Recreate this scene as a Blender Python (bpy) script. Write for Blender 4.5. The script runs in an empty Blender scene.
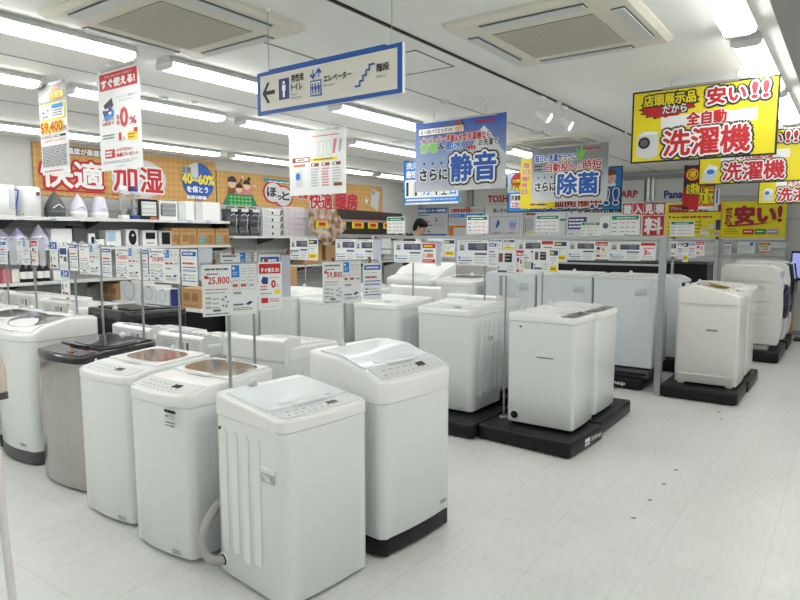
import bpy, math, random
from mathutils import Vector, Matrix
random.seed(7)
C = bpy.context.scene.collection
PI = math.pi
H0 = 1.6            # eye height
FPX = 628.0         # focal length in pixels of an 800 px wide frame
PITCH = math.atan(64 / FPX)
YAW = math.radians(35.8)
CEIL = 2.75
# ------------------------------------------------------------------ camera
Fh = Vector((math.cos(YAW), math.sin(YAW), 0)); RT = Vector((math.sin(YAW), -math.cos(YAW), 0)); UP = Vector((0, 0, 1))
FW = Fh * math.cos(PITCH) - UP * math.sin(PITCH); UU = UP * math.cos(PITCH) + Fh * math.sin(PITCH)
cam = bpy.data.cameras.new('camera'); cam.sensor_width = 36; cam.lens = FPX / 800 * 36; cam.clip_start = 0.05; cam.clip_end = 60
camo = bpy.data.objects.new('camera', cam); C.objects.link(camo)
m4 = Matrix((RT, UU, -FW)).transposed().to_4x4(); m4.translation = Vector((0, 0, H0)); camo.matrix_world = m4
bpy.context.scene.camera = camo
# surveyed pixel -> world point on a plane of known place
def ray(px, py): return FW * FPX + RT * (px - 400) + UU * (300 - py)
def at_x(px, py, X):
    d = ray(px, py); return Vector((0, 0, H0)) + d * (X / d.x)
def at_y(px, py, Y):
    d = ray(px, py); return Vector((0, 0, H0)) + d * (Y / d.y)
def at_z(px, py, z):
    d = ray(px, py); return Vector((0, 0, H0)) + d * ((z - H0) / d.z)
# ------------------------------------------------------------------ materials
MATS = {}
def mat(name, col, rough=0.5, metal=0.0, emit=0, trans=0, alpha=1, coat=0, spec=None):
    if name in MATS: return MATS[name]
    m = bpy.data.materials.new(name); m.use_nodes = True
    b = m.node_tree.nodes['Principled BSDF']
    b.inputs['Base Color'].default_value = (*col, 1); b.inputs['Roughness'].default_value = rough; b.inputs['Metallic'].default_value = metal
    if emit: b.inputs['Emission Color'].default_value = (*col, 1); b.inputs['Emission Strength'].default_value = emit
    if trans: b.inputs['Transmission Weight'].default_value = trans
    if alpha < 1: b.inputs['Alpha'].default_value = alpha
    if coat: b.inputs['Coat Weight'].default_value = coat; b.inputs['Coat Roughness'].default_value = .08
    if spec is not None: b.inputs['Specular IOR Level'].default_value = spec
    m.diffuse_color = (*col, 1)
    MATS[name] = m; return m
def noise_mat(name, c1, c2, scale, rough=.5, detail=4, stretch=(1, 1, 1), metal=0, bump=0):
    m = mat(name, c1, rough, metal); nt = m.node_tree; b = nt.nodes['Principled BSDF']
    tc = nt.nodes.new('ShaderNodeTexCoord'); mp = nt.nodes.new('ShaderNodeMapping'); mp.inputs['Scale'].default_value = stretch
    n = nt.nodes.new('ShaderNodeTexNoise'); n.inputs['Scale'].default_value = scale; n.inputs['Detail'].default_value = detail
    r = nt.nodes.new('ShaderNodeValToRGB'); r.color_ramp.elements[0].position = .35; r.color_ramp.elements[1].position = .65
    r.color_ramp.elements[0].color = (*c1, 1); r.color_ramp.elements[1].color = (*c2, 1)
    nt.links.new(tc.outputs['Object'], mp.inputs['Vector']); nt.links.new(mp.outputs['Vector'], n.inputs['Vector'])
    nt.links.new(n.outputs['Fac'], r.inputs['Fac']); nt.links.new(r.outputs['Color'], b.inputs['Base Color'])
    if bump:
        bp = nt.nodes.new('ShaderNodeBump'); bp.inputs['Strength'].default_value = bump; bp.inputs['Distance'].default_value = .002
        nt.links.new(n.outputs['Fac'], bp.inputs['Height']); nt.links.new(bp.outputs['Normal'], b.inputs['Normal'])
    return m
W_ = mat('white_enamel', (.76, .785, .785), .26, coat=.2)
W2 = mat('white_plastic', (.79, .805, .80), .3, coat=.2)
WG = mat('cool_white_enamel', (.74, .785, .81), .24, coat=.2)
IV = mat('ivory_enamel', (.78, .775, .74), .28, coat=.2)
GRV = mat('light_grey_plastic', (.60, .62, .62), .35)
PANELG = mat('pale_grey_print', (.58, .60, .62), .5)
BLK = mat('black_plastic', (.010, .010, .011), .4, spec=.25)
BLKG = mat('glossy_black', (.01, .01, .014), .08, coat=.5)
DKG = mat('dark_grey', (.07, .075, .08), .45)
MG = mat('mid_grey', (.25, .26, .27), .5)
STEEL = noise_mat('brushed_steel', (.44, .425, .405), (.47, .455, .43), 40, .13, 2, (1, 1, .02), metal=1)
CHR = mat('chrome', (.7, .7, .7), .18, .9)
ALU = mat('grey_metal', (.42, .44, .44), .35, .6)
POLE = mat('pole_metal', (.38, .39, .39), .3, .8)
GLID = mat('smoked_glass', (.20, .15, .11), .08, coat=.6)
GLID2 = mat('grey_glass', (.15, .14, .125), .08, coat=.6)
CLR = mat('clear_plastic', (.85, .88, .9), .1, alpha=.35)
FILM = mat('clear_acrylic', (.62, .66, .74), .2, alpha=.55)
HOSE = mat('grey_hose', (.40, .38, .38), .55)
CARD = mat('cardboard', (.50, .30, .13), .8)
CARD2 = mat('cardboard_print', (.33, .18, .07), .8)
TEAL = mat('teal_print', (.03, .30, .32), .7)
PW = mat('paper_white', (.74, .76, .76), .6)
PG = mat('paper_grey', (.60, .62, .62), .6)
PK = mat('ink_black', (.015, .015, .015), .6)
PD = mat('ink_dark', (.10, .10, .12), .6)
PL = mat('ink_light', (.40, .42, .43), .6)
PR = mat('ink_red', (.50, .012, .022), .5)
PDR = mat('ink_dark_red', (.34, .012, .03), .5)
PB = mat('ink_blue', (.006, .09, .42), .5)
PNV = mat('ink_navy', (.02, .03, .20), .5)
PSK = mat('ink_sky_blue', (.015, .20, .60), .5)
PLB = mat('ink_pale_blue', (.38, .52, .75), .5)
PY = mat('ink_yellow', (.78, .66, .008), .5)
PO = mat('ink_orange', (.66, .16, .012), .5)
PGN = mat('ink_green', (.006, .22, .10), .5)
PLG = mat('ink_lime', (.20, .55, .10), .5)
PBR = mat('ink_brown', (.20, .06, .02), .5)
PPK = mat('ink_pink', (.62, .18, .22), .5)
PCR = mat('ink_cream', (.72, .70, .62), .5)
PPU = mat('ink_purple', (.35, .28, .55), .5)
SKIN = mat('skin', (.46, .28, .19), .6)
HAIR = mat('black_hair', (.008, .007, .007), .7, spec=.15)
SUIT = mat('dark_suit', (.015, .015, .02), .8)
LAV = mat('lavender_plastic', (.50, .47, .72), .3)
LAVP = mat('pale_lavender_plastic', (.62, .61, .74), .3)
SHELF = mat('grey_shelf_paint', (.48, .50, .49), .45)
SHELFW = mat('white_shelf_paint', (.66, .68, .67), .45)
CEILM = noise_mat('ceiling_paint', (.82, .83, .79), (.84, .85, .81), 1.5, .9)
ACM = mat('ac_ivory', (.70, .67, .58), .5)
ACG = mat('ac_grille', (.30, .27, .22), .7)
LAMP = mat('lamp_glow', (1, .995, .97), .4, emit=7.0)
SPOT = mat('spot_glow', (1, .97, .9), .4, emit=14)
SCREEN = mat('screen_glow', (.25, .28, .62), .3, emit=.42)
PEG = mat('grey_pegboard', (.40, .41, .41), .6)
WALLM = noise_mat('wall_paint', (.56, .565, .54), (.58, .585, .56), 2, .85)
WALLU = mat('upper_wall_panel', (.50, .52, .50), .7)
BEAMM = mat('beam_paint', (.36, .37, .36), .9)
# floor: vinyl tiles with faint streaks and joints
FLOOR = noise_mat('vinyl_floor', (.615, .635, .61), (.655, .675, .65), 1.6, .22, 8, (1, 1.6, 1))
def floor_nodes():
    nt = FLOOR.node_tree; b = nt.nodes['Principled BSDF']
    b.inputs['Specular IOR Level'].default_value = .35; b.inputs['Roughness'].default_value = .3
    src = b.inputs['Base Color'].links[0].from_socket
    tc = [n for n in nt.nodes if n.type == 'TEX_COORD'][0]
    n2 = nt.nodes.new('ShaderNodeTexNoise'); n2.inputs['Scale'].default_value = 26; n2.inputs['Detail'].default_value = 6
    mp = nt.nodes.new('ShaderNodeMapping'); mp.inputs['Scale'].default_value = (.35, 1.6, 1); nt.links.new(tc.outputs['Object'], mp.inputs['Vector']); nt.links.new(mp.outputs['Vector'], n2.inputs['Vector'])
    r2 = nt.nodes.new('ShaderNodeMapRange'); r2.inputs['From Min'].default_value = .42; r2.inputs['From Max'].default_value = .75; r2.inputs['To Min'].default_value = 1; r2.inputs['To Max'].default_value = .91
    nt.links.new(n2.outputs['Fac'], r2.inputs['Value'])
    mx = nt.nodes.new('ShaderNodeVectorMath'); mx.operation = 'SCALE'; nt.links.new(src, mx.inputs[0]); nt.links.new(r2.outputs['Result'], mx.inputs['Scale'])
    br = nt.nodes.new('ShaderNodeTexBrick'); br.offset = 0; br.inputs['Scale'].default_value = 1; br.inputs['Mortar Size'].default_value = .0022
    br.inputs['Brick Width'].default_value = .4615; br.inputs['Row Height'].default_value = .4615; br.inputs['Color1'].default_value = br.inputs['Color2'].default_value = (1, 1, 1, 1); br.inputs['Mortar'].default_value = (.84, .85, .84, 1)
    mp2 = nt.nodes.new('ShaderNodeMapping'); mp2.inputs['Location'].default_value = (.1, .2, 0); nt.links.new(tc.outputs['Object'], mp2.inputs['Vector']); nt.links.new(mp2.outputs['Vector'], br.inputs['Vector'])
    m3 = nt.nodes.new('ShaderNodeVectorMath'); m3.operation = 'MULTIPLY'; nt.links.new(mx.outputs[0], m3.inputs[0]); nt.links.new(br.outputs['Color'], m3.inputs[1]); nt.links.new(m3.outputs[0], b.inputs['Base Color'])
floor_nodes()
# gingham cloth print for the banners
def gingham():
    m = mat('gingham_orange', (.75, .4, .08), .7); nt = m.node_tree; b = nt.nodes['Principled BSDF']
    tc = nt.nodes.new('ShaderNodeTexCoord'); sp = nt.nodes.new('ShaderNodeSeparateXYZ'); nt.links.new(tc.outputs['Object'], sp.inputs[0])
    outs = []
    for ax in ('X', 'Z'):
        a = nt.nodes.new('ShaderNodeMath'); a.operation = 'MULTIPLY'; a.inputs[1].default_value = 12; nt.links.new(sp.outputs[ax], a.inputs[0])
        f = nt.nodes.new('ShaderNodeMath'); f.operation = 'FRACT'; nt.links.new(a.outputs[0], f.inputs[0])
        g = nt.nodes.new('ShaderNodeMath'); g.operation = 'GREATER_THAN'; g.inputs[1].default_value = .5; nt.links.new(f.outputs[0], g.inputs[0]); outs.append(g)
    s = nt.nodes.new('ShaderNodeMath'); s.operation = 'ADD'; nt.links.new(outs[0].outputs[0], s.inputs[0]); nt.links.new(outs[1].outputs[0], s.inputs[1])
    h = nt.nodes.new('ShaderNodeMath'); h.operation = 'MULTIPLY'; h.inputs[1].default_value = .5; nt.links.new(s.outputs[0], h.inputs[0])
    r = nt.nodes.new('ShaderNodeValToRGB'); r.color_ramp.elements[0].color = (.60, .37, .13, 1); r.color_ramp.elements[1].color = (.53, .29, .09, 1)
    nt.links.new(h.outputs[0], r.inputs['Fac']); nt.links.new(r.outputs['Color'], b.inputs['Base Color']); return m
GING = gingham()
def grad(name, stops, axis='Z', size=1.0):
    """a printed colour blend along a sheet"""
    m = mat(name, stops[0][1], .5); nt = m.node_tree; b = nt.nodes['Principled BSDF']
    tc = nt.nodes.new('ShaderNodeTexCoord'); sp = nt.nodes.new('ShaderNodeSeparateXYZ'); nt.links.new(tc.outputs['Object'], sp.inputs[0])
    a = nt.nodes.new('ShaderNodeMath'); a.operation = 'DIVIDE'; a.inputs[1].default_value = size; nt.links.new(sp.outputs[axis], a.inputs[0])
    r = nt.nodes.new('ShaderNodeValToRGB'); r.color_ramp.elements[0].position = stops[0][0]; r.color_ramp.elements[0].color = (*stops[0][1], 1)
    r.color_ramp.elements[1].position = stops[-1][0]; r.color_ramp.elements[1].color = (*stops[-1][1], 1)
    for p, c in stops[1:-1]:
        e = r.color_ramp.elements.new(p); e.color = (*c, 1)
    nt.links.new(a.outputs[0], r.inputs['Fac']); nt.links.new(r.outputs['Color'], b.inputs['Base Color']); return m
# ------------------------------------------------------------------ mesh building
class MB:
    def __init__(s): s.v = []; s.f = []; s.m = []; s.mats = []; s.sm = []
    def mi(s, m):
        if m not in s.mats: s.mats.append(m)
        return s.mats.index(m)
    def add(s, vs, fs, m, smooth=False):
        o = len(s.v); s.v += [tuple(v) for v in vs]; k = s.mi(m)
        for f in fs: s.f.append([i + o for i in f]); s.m.append(k); s.sm.append(smooth)
    def box(s, x0, y0, z0, x1, y1, z1, m):
        vs = [(x, y, z) for z in (z0, z1) for y in (y0, y1) for x in (x0, x1)]
        s.add(vs, [(0, 2, 3, 1), (4, 5, 7, 6), (0, 1, 5, 4), (2, 6, 7, 3), (0, 4, 6, 2), (1, 3, 7, 5)], m); return s
    def cbox(s, cx, cy, cz, w, d, h, m): return s.box(cx - w/2, cy - d/2, cz - h/2, cx + w/2, cy + d/2, cz + h/2, m)
    def loft(s, rings, m, cap0=True, cap1=True, smooth=True):
        n = len(rings[0]); vs = [p for r in rings for p in r]; fs = []
        for k in range(len(rings) - 1):
            for i in range(n):
                j = (i + 1) % n; fs.append((k*n + i, k*n + j, (k+1)*n + j, (k+1)*n + i))
        s.add(vs, fs, m, smooth)
        if cap0: s.add(rings[0], [tuple(range(n))[::-1]], m)
        if cap1: s.add(rings[-1], [tuple(range(n))], m)
        return s
    def tube(s, pts, r, m, n=10, cap=True):
        pts = [Vector(p) for p in pts]; rings = []
        ref = None
        for i, p in enumerate(pts):
            t = (pts[min(i+1, len(pts)-1)] - pts[max(i-1, 0)]).normalized()
            if ref is None: ref = t.orthogonal().normalized()
            u = (ref - t * ref.dot(t)).normalized(); ref = u; w = t.cross(u)
            rr = r[i] if isinstance(r, (list, tuple)) else r
            rings.append([p + (u * math.cos(2*PI*k/n) + w * math.sin(2*PI*k/n)) * rr for k in range(n)])
        return s.loft(rings, m, cap, cap)
    def lathe(s, prof, m, c=(0, 0, 0), n=24):
        rings = [[(c[0] + r*math.cos(2*PI*k/n), c[1] + r*math.sin(2*PI*k/n), c[2] + z) for k in range(n)] for r, z in prof]
        return s.loft(rings, m)
    def prism(s, poly, y0, y1, m, ax='y'):
        n = len(poly)
        mk = {'y': lambda a, b, t: (a, t, b), 'x': lambda a, b, t: (t, a, b), 'z': lambda a, b, t: (a, b, t)}[ax]
        vs = [mk(a, b, y0) for a, b in poly] + [mk(a, b, y1) for a, b in poly]
        fs = [tuple(range(n)), tuple(range(n, 2*n))[::-1]] + [(i, (i+1) % n, n + (i+1) % n, n + i) for i in range(n)]
        s.add(vs, fs, m); return s
    def build(s, name, parent=None, loc=None, rot=None, bevel=0, segs=2):
        me = bpy.data.meshes.new(name); me.from_pydata(s.v, [], s.f)
        for m in s.mats: me.materials.append(m)
        me.polygons.foreach_set('material_index', s.m); me.polygons.foreach_set('use_smooth', s.sm); me.update()
        o = bpy.data.objects.new(name, me); C.objects.link(o)
        if parent: o.parent = parent
        if loc is not None: o.location = loc
        if rot is not None: o.rotation_euler = rot
        if bevel:
            b = o.modifiers.new('b', 'BEVEL'); b.width = bevel; b.segments = segs; b.limit_method = 'ANGLE'; b.angle_limit = math.radians(50)
        return o
def tag(o, label=None, cat=None, group=None, kind=None):
    if label: o['label'] = label
    if cat: o['category'] = cat
    if group: o['group'] = group
    if kind: o['kind'] = kind
    return o
def empty(name, loc, rz=0, label=None, cat=None, group=None):
    o = bpy.data.objects.new(name, None); C.objects.link(o); o.location = loc; o.rotation_euler = (0, 0, rz); o.empty_display_size = .1
    return tag(o, label, cat, group)
def copy_tree(o, parent=None):
    c = o.copy(); C.objects.link(c); c.parent = parent
    for ch in list(o.children): copy_tree(ch, c)
    return c
def rrect(w, d, r, z, n=5, cx=0, cy=0, bow=0):
    pts = []
    for qx, qy, a0 in ((1, 1, 0), (-1, 1, 90), (-1, -1, 180), (1, -1, 270)):
        for k in range(n + 1):
            a = math.radians(a0 + 90*k/n); x = qx*(w/2 - r) + r*math.cos(a); y = qy*(d/2 - r) + r*math.sin(a)
            if y < 0 and bow: y -= bow * max(0, 1 - (2*x/w)**2)
            pts.append((cx + x, cy + y, z))
    if bow:  # extra points along the bowed front so it curves
        a = pts[3*(n+1) - 1]; b = pts[3*(n+1)]
        ex = []
        for k in range(1, 8):
            x = a[0] + (b[0]-a[0])*k/8; ex.append((x, cy - d/2 - bow*max(0, 1 - (2*(x-cx)/w)**2), z))
        pts = pts[:3*(n+1)] + ex + pts[3*(n+1):]
    return pts
def rbox(mb, w, d, z0, z1, r, m, cx=0, cy=0, e=.006, bow=0):
    rings = [rrect(w-2*e, d-2*e, max(r-e, .001), z0, cx=cx, cy=cy, bow=bow), rrect(w, d, r, z0+e, cx=cx, cy=cy, bow=bow),
             rrect(w, d, r, z1-e, cx=cx, cy=cy, bow=bow), rrect(w-2*e, d-2*e, max(r-e, .001), z1, cx=cx, cy=cy, bow=bow)]
    return mb.loft(rings, m)
# ------------------------------------------------------------------ printed matter
TC = {}
def text_mesh(s):
    if s in TC: return TC[s]
    cu = bpy.data.curves.new('t', 'FONT'); cu.body = s; cu.dimensions = '2D'; cu.fill_mode = 'FRONT'; cu.resolution_u = 2; cu.size = 1
    o = bpy.data.objects.new('t', cu); C.objects.link(o)
    dg = bpy.context.evaluated_depsgraph_get(); me = o.evaluated_get(dg).to_mesh()
    vs = [(v.co.x, v.co.y) for v in me.vertices]; fs = [tuple(p.vertices) for p in me.polygons]
    o.evaluated_get(dg).to_mesh_clear(); bpy.data.objects.remove(o); bpy.data.curves.remove(cu)
    if not vs: vs = [(0, 0), (1, 0), (1, 1)]; fs = []
    x0 = min(v[0] for v in vs); x1 = max(v[0] for v in vs); y0 = min(v[1] for v in vs); y1 = max(v[1] for v in vs)
    TC[s] = (vs, fs, x0, x1, y0, y1); return TC[s]
class Sheet:
    """a printed board: local X to the right, Z up, printed face towards -Y, origin at its lower left corner"""
    def __init__(s, w, h, back=None, t=.004, sd=.0007):
        s.w = w; s.h = h; s.t = t; s.sd = sd; s.n = 0; s.mb = MB(); s.poly0 = None
        if back: s.mb.box(0, 0, 0, w, t, h, back)
    def q(s, L):
        s.n += 1; return -s.sd * (1 + L) - s.n * 2e-6   # every print sits a hair above the last
    def rect(s, x0, y0, x1, y1, m, L=0):
        y = s.q(L); s.mb.add([(x0*s.w, y, y0*s.h), (x1*s.w, y, y0*s.h), (x1*s.w, y, y1*s.h), (x0*s.w, y, y1*s.h)], [(0, 1, 2, 3)], m); return s
    def poly(s, pts, m, L=0):
        y = s.q(L); s.mb.add([(a*s.w, y, b*s.h) for a, b in pts], [tuple(range(len(pts)))], m); return s
    def disc(s, cx, cy, rx, m, L=0, ry=None, n=24, a0=0, a1=360):
        ry = ry if ry is not None else rx * s.w / s.h
        pts = [(cx + rx*math.cos(math.radians(a0 + (a1-a0)*k/n)), cy + ry*math.sin(math.radians(a0 + (a1-a0)*k/n))) for k in range(n + (a1-a0 < 360))]
        if a1 - a0 < 360: pts.append((cx, cy))
        return s.poly(pts, m, L)
    def frame(s, x0, y0, x1, y1, t, m, L=0):
        tx = t / s.w; ty = t / s.h
        s.rect(x0, y0, x1, y0+ty, m, L).rect(x0, y1-ty, x1, y1, m, L).rect(x0, y0+ty, x0+tx, y1-ty, m, L).rect(x1-tx, y0+ty, x1, y1-ty, m, L); return s
    def text(s, t, x0, y0, x1, y1, m, L=1, bold=0, out=(), keep=False, slant=0):
        """lettering fitted to a box; bold and outlines (width, material) in metres"""
        vs, fs, a0, a1, b0, b1 = text_mesh(t)
        sx = (x1-x0)*s.w / max(a1-a0, 1e-4); sy = (y1-y0)*s.h / max(b1-b0, 1e-4)
        if keep: sx = min(sx, sy)
        def put(dx, dy, mm, LL):
            y = s.q(LL) - s.sd*.034*(step[0] % 27); step[0] += 1; s.mb.add([(x0*s.w + (v[0]-a0)*sx + dx + slant*(v[1]-b0)*sy, y, y0*s.h + (v[1]-b0)*sy + dy) for v in vs], fs, mm)
        k = 0; step = [0]
        for wd, mm in sorted(out, key=lambda q: -q[0]):
            n = 12
            for i in range(n): put(wd*math.cos(2*PI*i/n), wd*math.sin(2*PI*i/n), mm, L + k)
            if wd > .018:
                for i in range(n): put(wd*.5*math.cos(2*PI*i/n), wd*.5*math.sin(2*PI*i/n), mm, L + k)
            k += 1; step[0] = 0
        if bold:
            for i in range(8): put(bold*math.cos(2*PI*i/8), bold*math.sin(2*PI*i/8), m, L + k)
        put(0, 0, m, L + k); return s
    def lines(s, x0, y0, x1, y1, n, m, L=0, fill=.4, ragged=.25):
        """rows of print too small to read"""
        hh = (y1-y0)/n
        for i in range(n):
            x = x0; yy = y1 - (i+1)*hh; end = x1 - (x1-x0)*ragged*random.random()
            while x < end:
                l = (x1-x0)*random.uniform(.06, .22); s.rect(x, yy + hh*(1-fill)/2, min(x+l, end), yy + hh*(1+fill)/2, m, L); x += l + (x1-x0)*.025
        return s
    def build(s, name, parent=None, loc=None, rot=None): return s.mb.build(name, parent, loc, rot)
# ------------------------------------------------------------------ washing machines
class Top:
    """curved top of a machine: u across (-1..1), t from front (0) to back (1)"""
    def __init__(s, W, D, r, bow, prof):
        s.W, s.D, s.r, s.bow, s.prof = W, D, r, bow, prof
    def z(s, t):
        p = s.prof
        for (a, za), (b, zb) in zip(p, p[1:]):
            if t <= b:
                k = (t-a)/(b-a); k = k*k*(3-2*k) if len(p) > 2 else k
                return za + (zb-za)*k
        return p[-1][1]
    def hw(s, t):
        y = t*s.D; d = min(y, s.D - y)
        if d >= s.r: return s.W/2
        return s.W/2 - s.r + math.sqrt(max(0, s.r*s.r - (s.r-d)**2))
    def p(s, u, t, dz=0, inset=0):
        x = u * max(s.hw(t) - inset, .001); y = -s.D/2 + t*s.D
        y -= s.bow * (1 - (2*x/s.W)**2) * max(0, 1 - 1.6*t)
        return (x, y, s.z(t) + dz)
    def ts(s):
        e = [s.r/s.D*(1-math.cos(math.radians(a))) for a in (0, 20, 40, 60, 75, 90)]
        mid = [e[-1] + (1-2*e[-1])*k/10 for k in range(1, 10)]
        return e + mid + [1-q for q in e[::-1]]
    def patch(s, mb, u0, u1, t0, t1, dz, th, m, nu=8, nt=6, smooth=True):
        top = [[s.p(u0 + (u1-u0)*i/nu, t0 + (t1-t0)*j/nt, dz) for i in range(nu+1)] for j in range(nt+1)]
        vs = [p for r in top for p in r]; n = len(vs); vs += [(x, y, z-th) for x, y, z in vs]
        w = nu+1; fs = []
        for j in range(nt):
            for i in range(nu): fs.append((j*w+i, j*w+i+1, (j+1)*w+i+1, (j+1)*w+i))
        mb.add(vs[:n], fs, m, smooth)
        edge = [i for i in range(w)] + [(j+1)*w - 1 for j in range(1, nt+1)] + [nt*w + i for i in range(nu-1, -1, -1)] + [j*w for j in range(nt-1, 0, -1)]
        k = len(edge); ev = [vs[i] for i in edge] + [vs[i+n] for i in edge]
        mb.add(ev, [(i, k+i, k+(i+1) % k, (i+1) % k) for i in range(k)], m)
        return mb
    def disc(s, mb, u, t, r, dz, m, n=12):
        c = s.p(u, t, dz); vs = []
        for k in range(n):
            dx = r*math.cos(2*PI*k/n); dt = r*math.sin(2*PI*k/n)/s.D
            hx = s.p(u, t+dt, dz); vs.append((c[0]+dx, hx[1], hx[2]))
        lo = [(x, y, z-.004) for x, y, z in vs]
        mb.add(vs + lo, [tuple(range(n))] + [(i, n+i, n+(i+1) % n, (i+1) % n) for i in range(n)], m)
def top_loader(label, cat, loc, rz, W=.52, D=.5, H=.87, front=.835, group=None, body=W_, topm=W2, band=.06, r=.05, bow=.012, hump=0,
               lid=None, lidm=W2, glass=None, base=None, grooves='both', handle=None, hole=None, drain=None, badge=None, panel='grey',
               console=False, rear_text=False, lids=(.25, .84), gl=(.72, .38), btn=False, label_sticker=False, feet=True, taper=.985, curl=None, display=True, name='washing_machine', wrapm=None):
    o = empty(name, loc, rz, label, cat, group)
    prof = curl or [(0, front), (1, H)]
    T = Top(W, D, r, bow, prof)
    zb = prof[0][1] - band
    z0 = .1 if base else .02
    def loop(inset, zf):
        ts = T.ts(); pts = []
        nu = 10
        for i in range(nu+1):
            x, y, z = T.p(-1 + 2*i/nu, 0, 0, inset); pts.append((x, y + inset, z, 0))
        for t in ts[1:]:
            x, y, z = T.p(1, t, 0, inset); pts.append((x, y, z, t))
        for i in range(1, nu+1):
            x, y, z = T.p(1 - 2*i/nu, 1, 0, inset); pts.append((x, y - inset, z, 1))
        for t in ts[-2:0:-1]:
            x, y, z = T.p(-1, t, 0, inset); pts.append((x, y, z, t))
        return [(x, y, zf(z, t)) for x, y, z, t in pts]
    # cabinet
    b = MB()
    sc = lambda ring, k: [(x*k, y*k, z) for x, y, z in ring]
    rings = [sc(loop(.008, lambda z, t: z0), taper), sc(loop(.002, lambda z, t: z0 + .008), taper), loop(.003, lambda z, t: zb), ]
    b.loft(rings, body, True, True)
    for sx in (-1, 1):
        if grooves == 'none': break
        if grooves == 'left' and sx > 0 or grooves == 'right' and sx < 0: continue
        xs = W/2 - .0035
        def cap(y0, y1, za, zc, th=.0035):
            rr = (y1-y0)/2; cy = (y0+y1)/2
            poly = [(cy + rr*math.cos(math.radians(a)), zc - rr + rr*math.sin(math.radians(a))) for a in range(0, 181, 30)] + [(cy + rr*math.cos(math.radians(a)), za + rr + rr*math.sin(math.radians(a))) for a in range(180, 361, 30)]
            b.prism(poly, sx*xs*.988, sx*(xs + th), body, 'x')
        for k in range(5 if D > .52 else 4):
            y0 = D/2 - .105 - .084*k
            cap(y0, y0 + .048, .13 + .02*(k % 2), zb - (.05 if k < 4 else .08))
    b.build('cabinet', o, bevel=.0015, segs=1)
    # top frame: skirt + curved cap
    f = MB()
    ring_lo = loop(-.001, lambda z, t: zb + .003); ring_a = loop(-.002, lambda z, t: z - .014); ring_b = loop(.004, lambda z, t: z - .003); ring_c = loop(.014, lambda z, t: z)
    f.loft([ring_lo, ring_a, ring_b, ring_c], topm, True, False)
    T.patch(f, -.955, .955, .028, .972, .0005, .006, topm, 10, 14)
    f.build('top_frame', o)
    # control panel at the front
    c = MB(); pt0, pt1 = .05, .22
    T.patch(c, -.88, .88, pt0, pt1, .004, .004, {'grey': GRV, 'white': W2, 'black': BLKG, 'pale': PG}[panel], 8, 3)
    cp = c.build('control_panel', o)
    if btn:
        for k in range(9): ink = MB(); T.disc(ink, -.7 + .14*k, .10, .006, .0055, PL, 8); ink.build('button', cp)
        for k in range(6): ink = MB(); T.patch(ink, -.68 + .18*k, -.61 + .18*k, .155, .165, .0055, .002, PL, 1, 1); ink.build('button', cp)
    if display:
        d = MB(); T.patch(d, .2, .42, .12, .17, .0062, .004, BLKG, 2, 1); d.build('display', cp)
    # lid
    l0, l1 = lids
    l = MB()
    if glass:
        T.patch(l, -.9, .9, l0, l1, .010, .010, lidm, 10, 8)
        lo = l.build('lid', o)
        g = MB(); n = 20; vs = []
        for k in range(n):
            a = 2*PI*k/n; cu = math.copysign(abs(math.cos(a))**.55, math.cos(a)); su = math.copysign(abs(math.sin(a))**.55, math.sin(a))
            vs.append(T.p(gl[0]*cu, (l0+l1)/2 + (l1-l0)*gl[1]*su, .0125))
        cx = T.p(0, (l0+l1)/2, .0128); vs.append(cx)
        g.add(vs, [(k, (k+1) % n, n) for k in range(n)], glass, True); g.build('lid_window', lo)
    elif lid == 'full_glass':
        T.patch(l, -.93, .93, .04, .9, .008, .006, glass or GLID2, 10, 10); lo = l.build('lid', o)
    else:
        T.patch(l, -.9, .9, l0, l1, .010, .010, lidm, 10, 8)
        T.patch(l, -.55, .55, l0 + .04, l0 + .10, .0135, .006, GRV, 6, 2)
        lo = l.build('lid', o)
    h = MB(); T.patch(h, -.35, .35, l0 - .015, l0 + .025, .016, .012, lidm, 6, 2); h.build('lid_handle', lo)
    # water inlet at the back of the top
    w = MB(); cx, cy, cz = T.p(-.25, .91, .004); w.lathe([(.022, 0), (.022, .014), (.014, .016), (.014, .028), (.010, .030)], GRV, (cx, cy, cz), 14); w.build('water_inlet', o)
    # screws at the band
    s = MB()
    for sx in (-1, 1):
        s.prism([(-D/2 + .09 + .009*math.cos(2*PI*k/10), prof[0][1] - band*.55 + .009*math.sin(2*PI*k/10)) for k in range(10)], sx*(W/2 - .003), sx*(W/2 + .004), W2, 'x')
    s.build('screw_cap', o)
    if base:
        m = MB(); rings = [sc(loop(.012, lambda z, t: .012), taper), sc(loop(.004, lambda z, t: .02), taper), sc(loop(.004, lambda z, t: .1), taper)]
        m.loft(rings, base, True, True); m.build('base', o)
    if feet:
        for sx in (-1, 1):
            for sy in (-1, 1):
                q = MB(); q.lathe([(.02, 0), (.024, .006), (.018, .024)], BLK, (sx*(W/2-.06), sy*(D/2-.06), 0), 10); q.build('foot', o)
    if handle:
        hy, hz = handle[:2]; mm = handle[2] if len(handle) > 2 else GRV
        for sx in (-1, 1):
            q = MB(); x = sx*(W/2 + .0005)
            q.prism([(hy-.045, hz+.012), (hy+.045, hz+.012), (hy+.045, hz+.03), (hy-.045, hz+.03)], x - sx*.01, x + sx*.007, W2, 'x')
            q.prism([(hy-.042, hz-.03), (hy+.042, hz-.03), (hy+.042, hz+.012), (hy-.042, hz+.012)], x - sx*.01, x + sx*.0035, mm, 'x')  # grey plate carries the shade of the grip recess as colour
            q.prism([(hy-.03, hz-.024), (hy+.02, hz-.024), (hy+.035, hz+.004), (hy-.01, hz+.0)], x - sx*.01, x + sx*.0045, CHR, 'x')
            q.build('side_handle', o)
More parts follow.
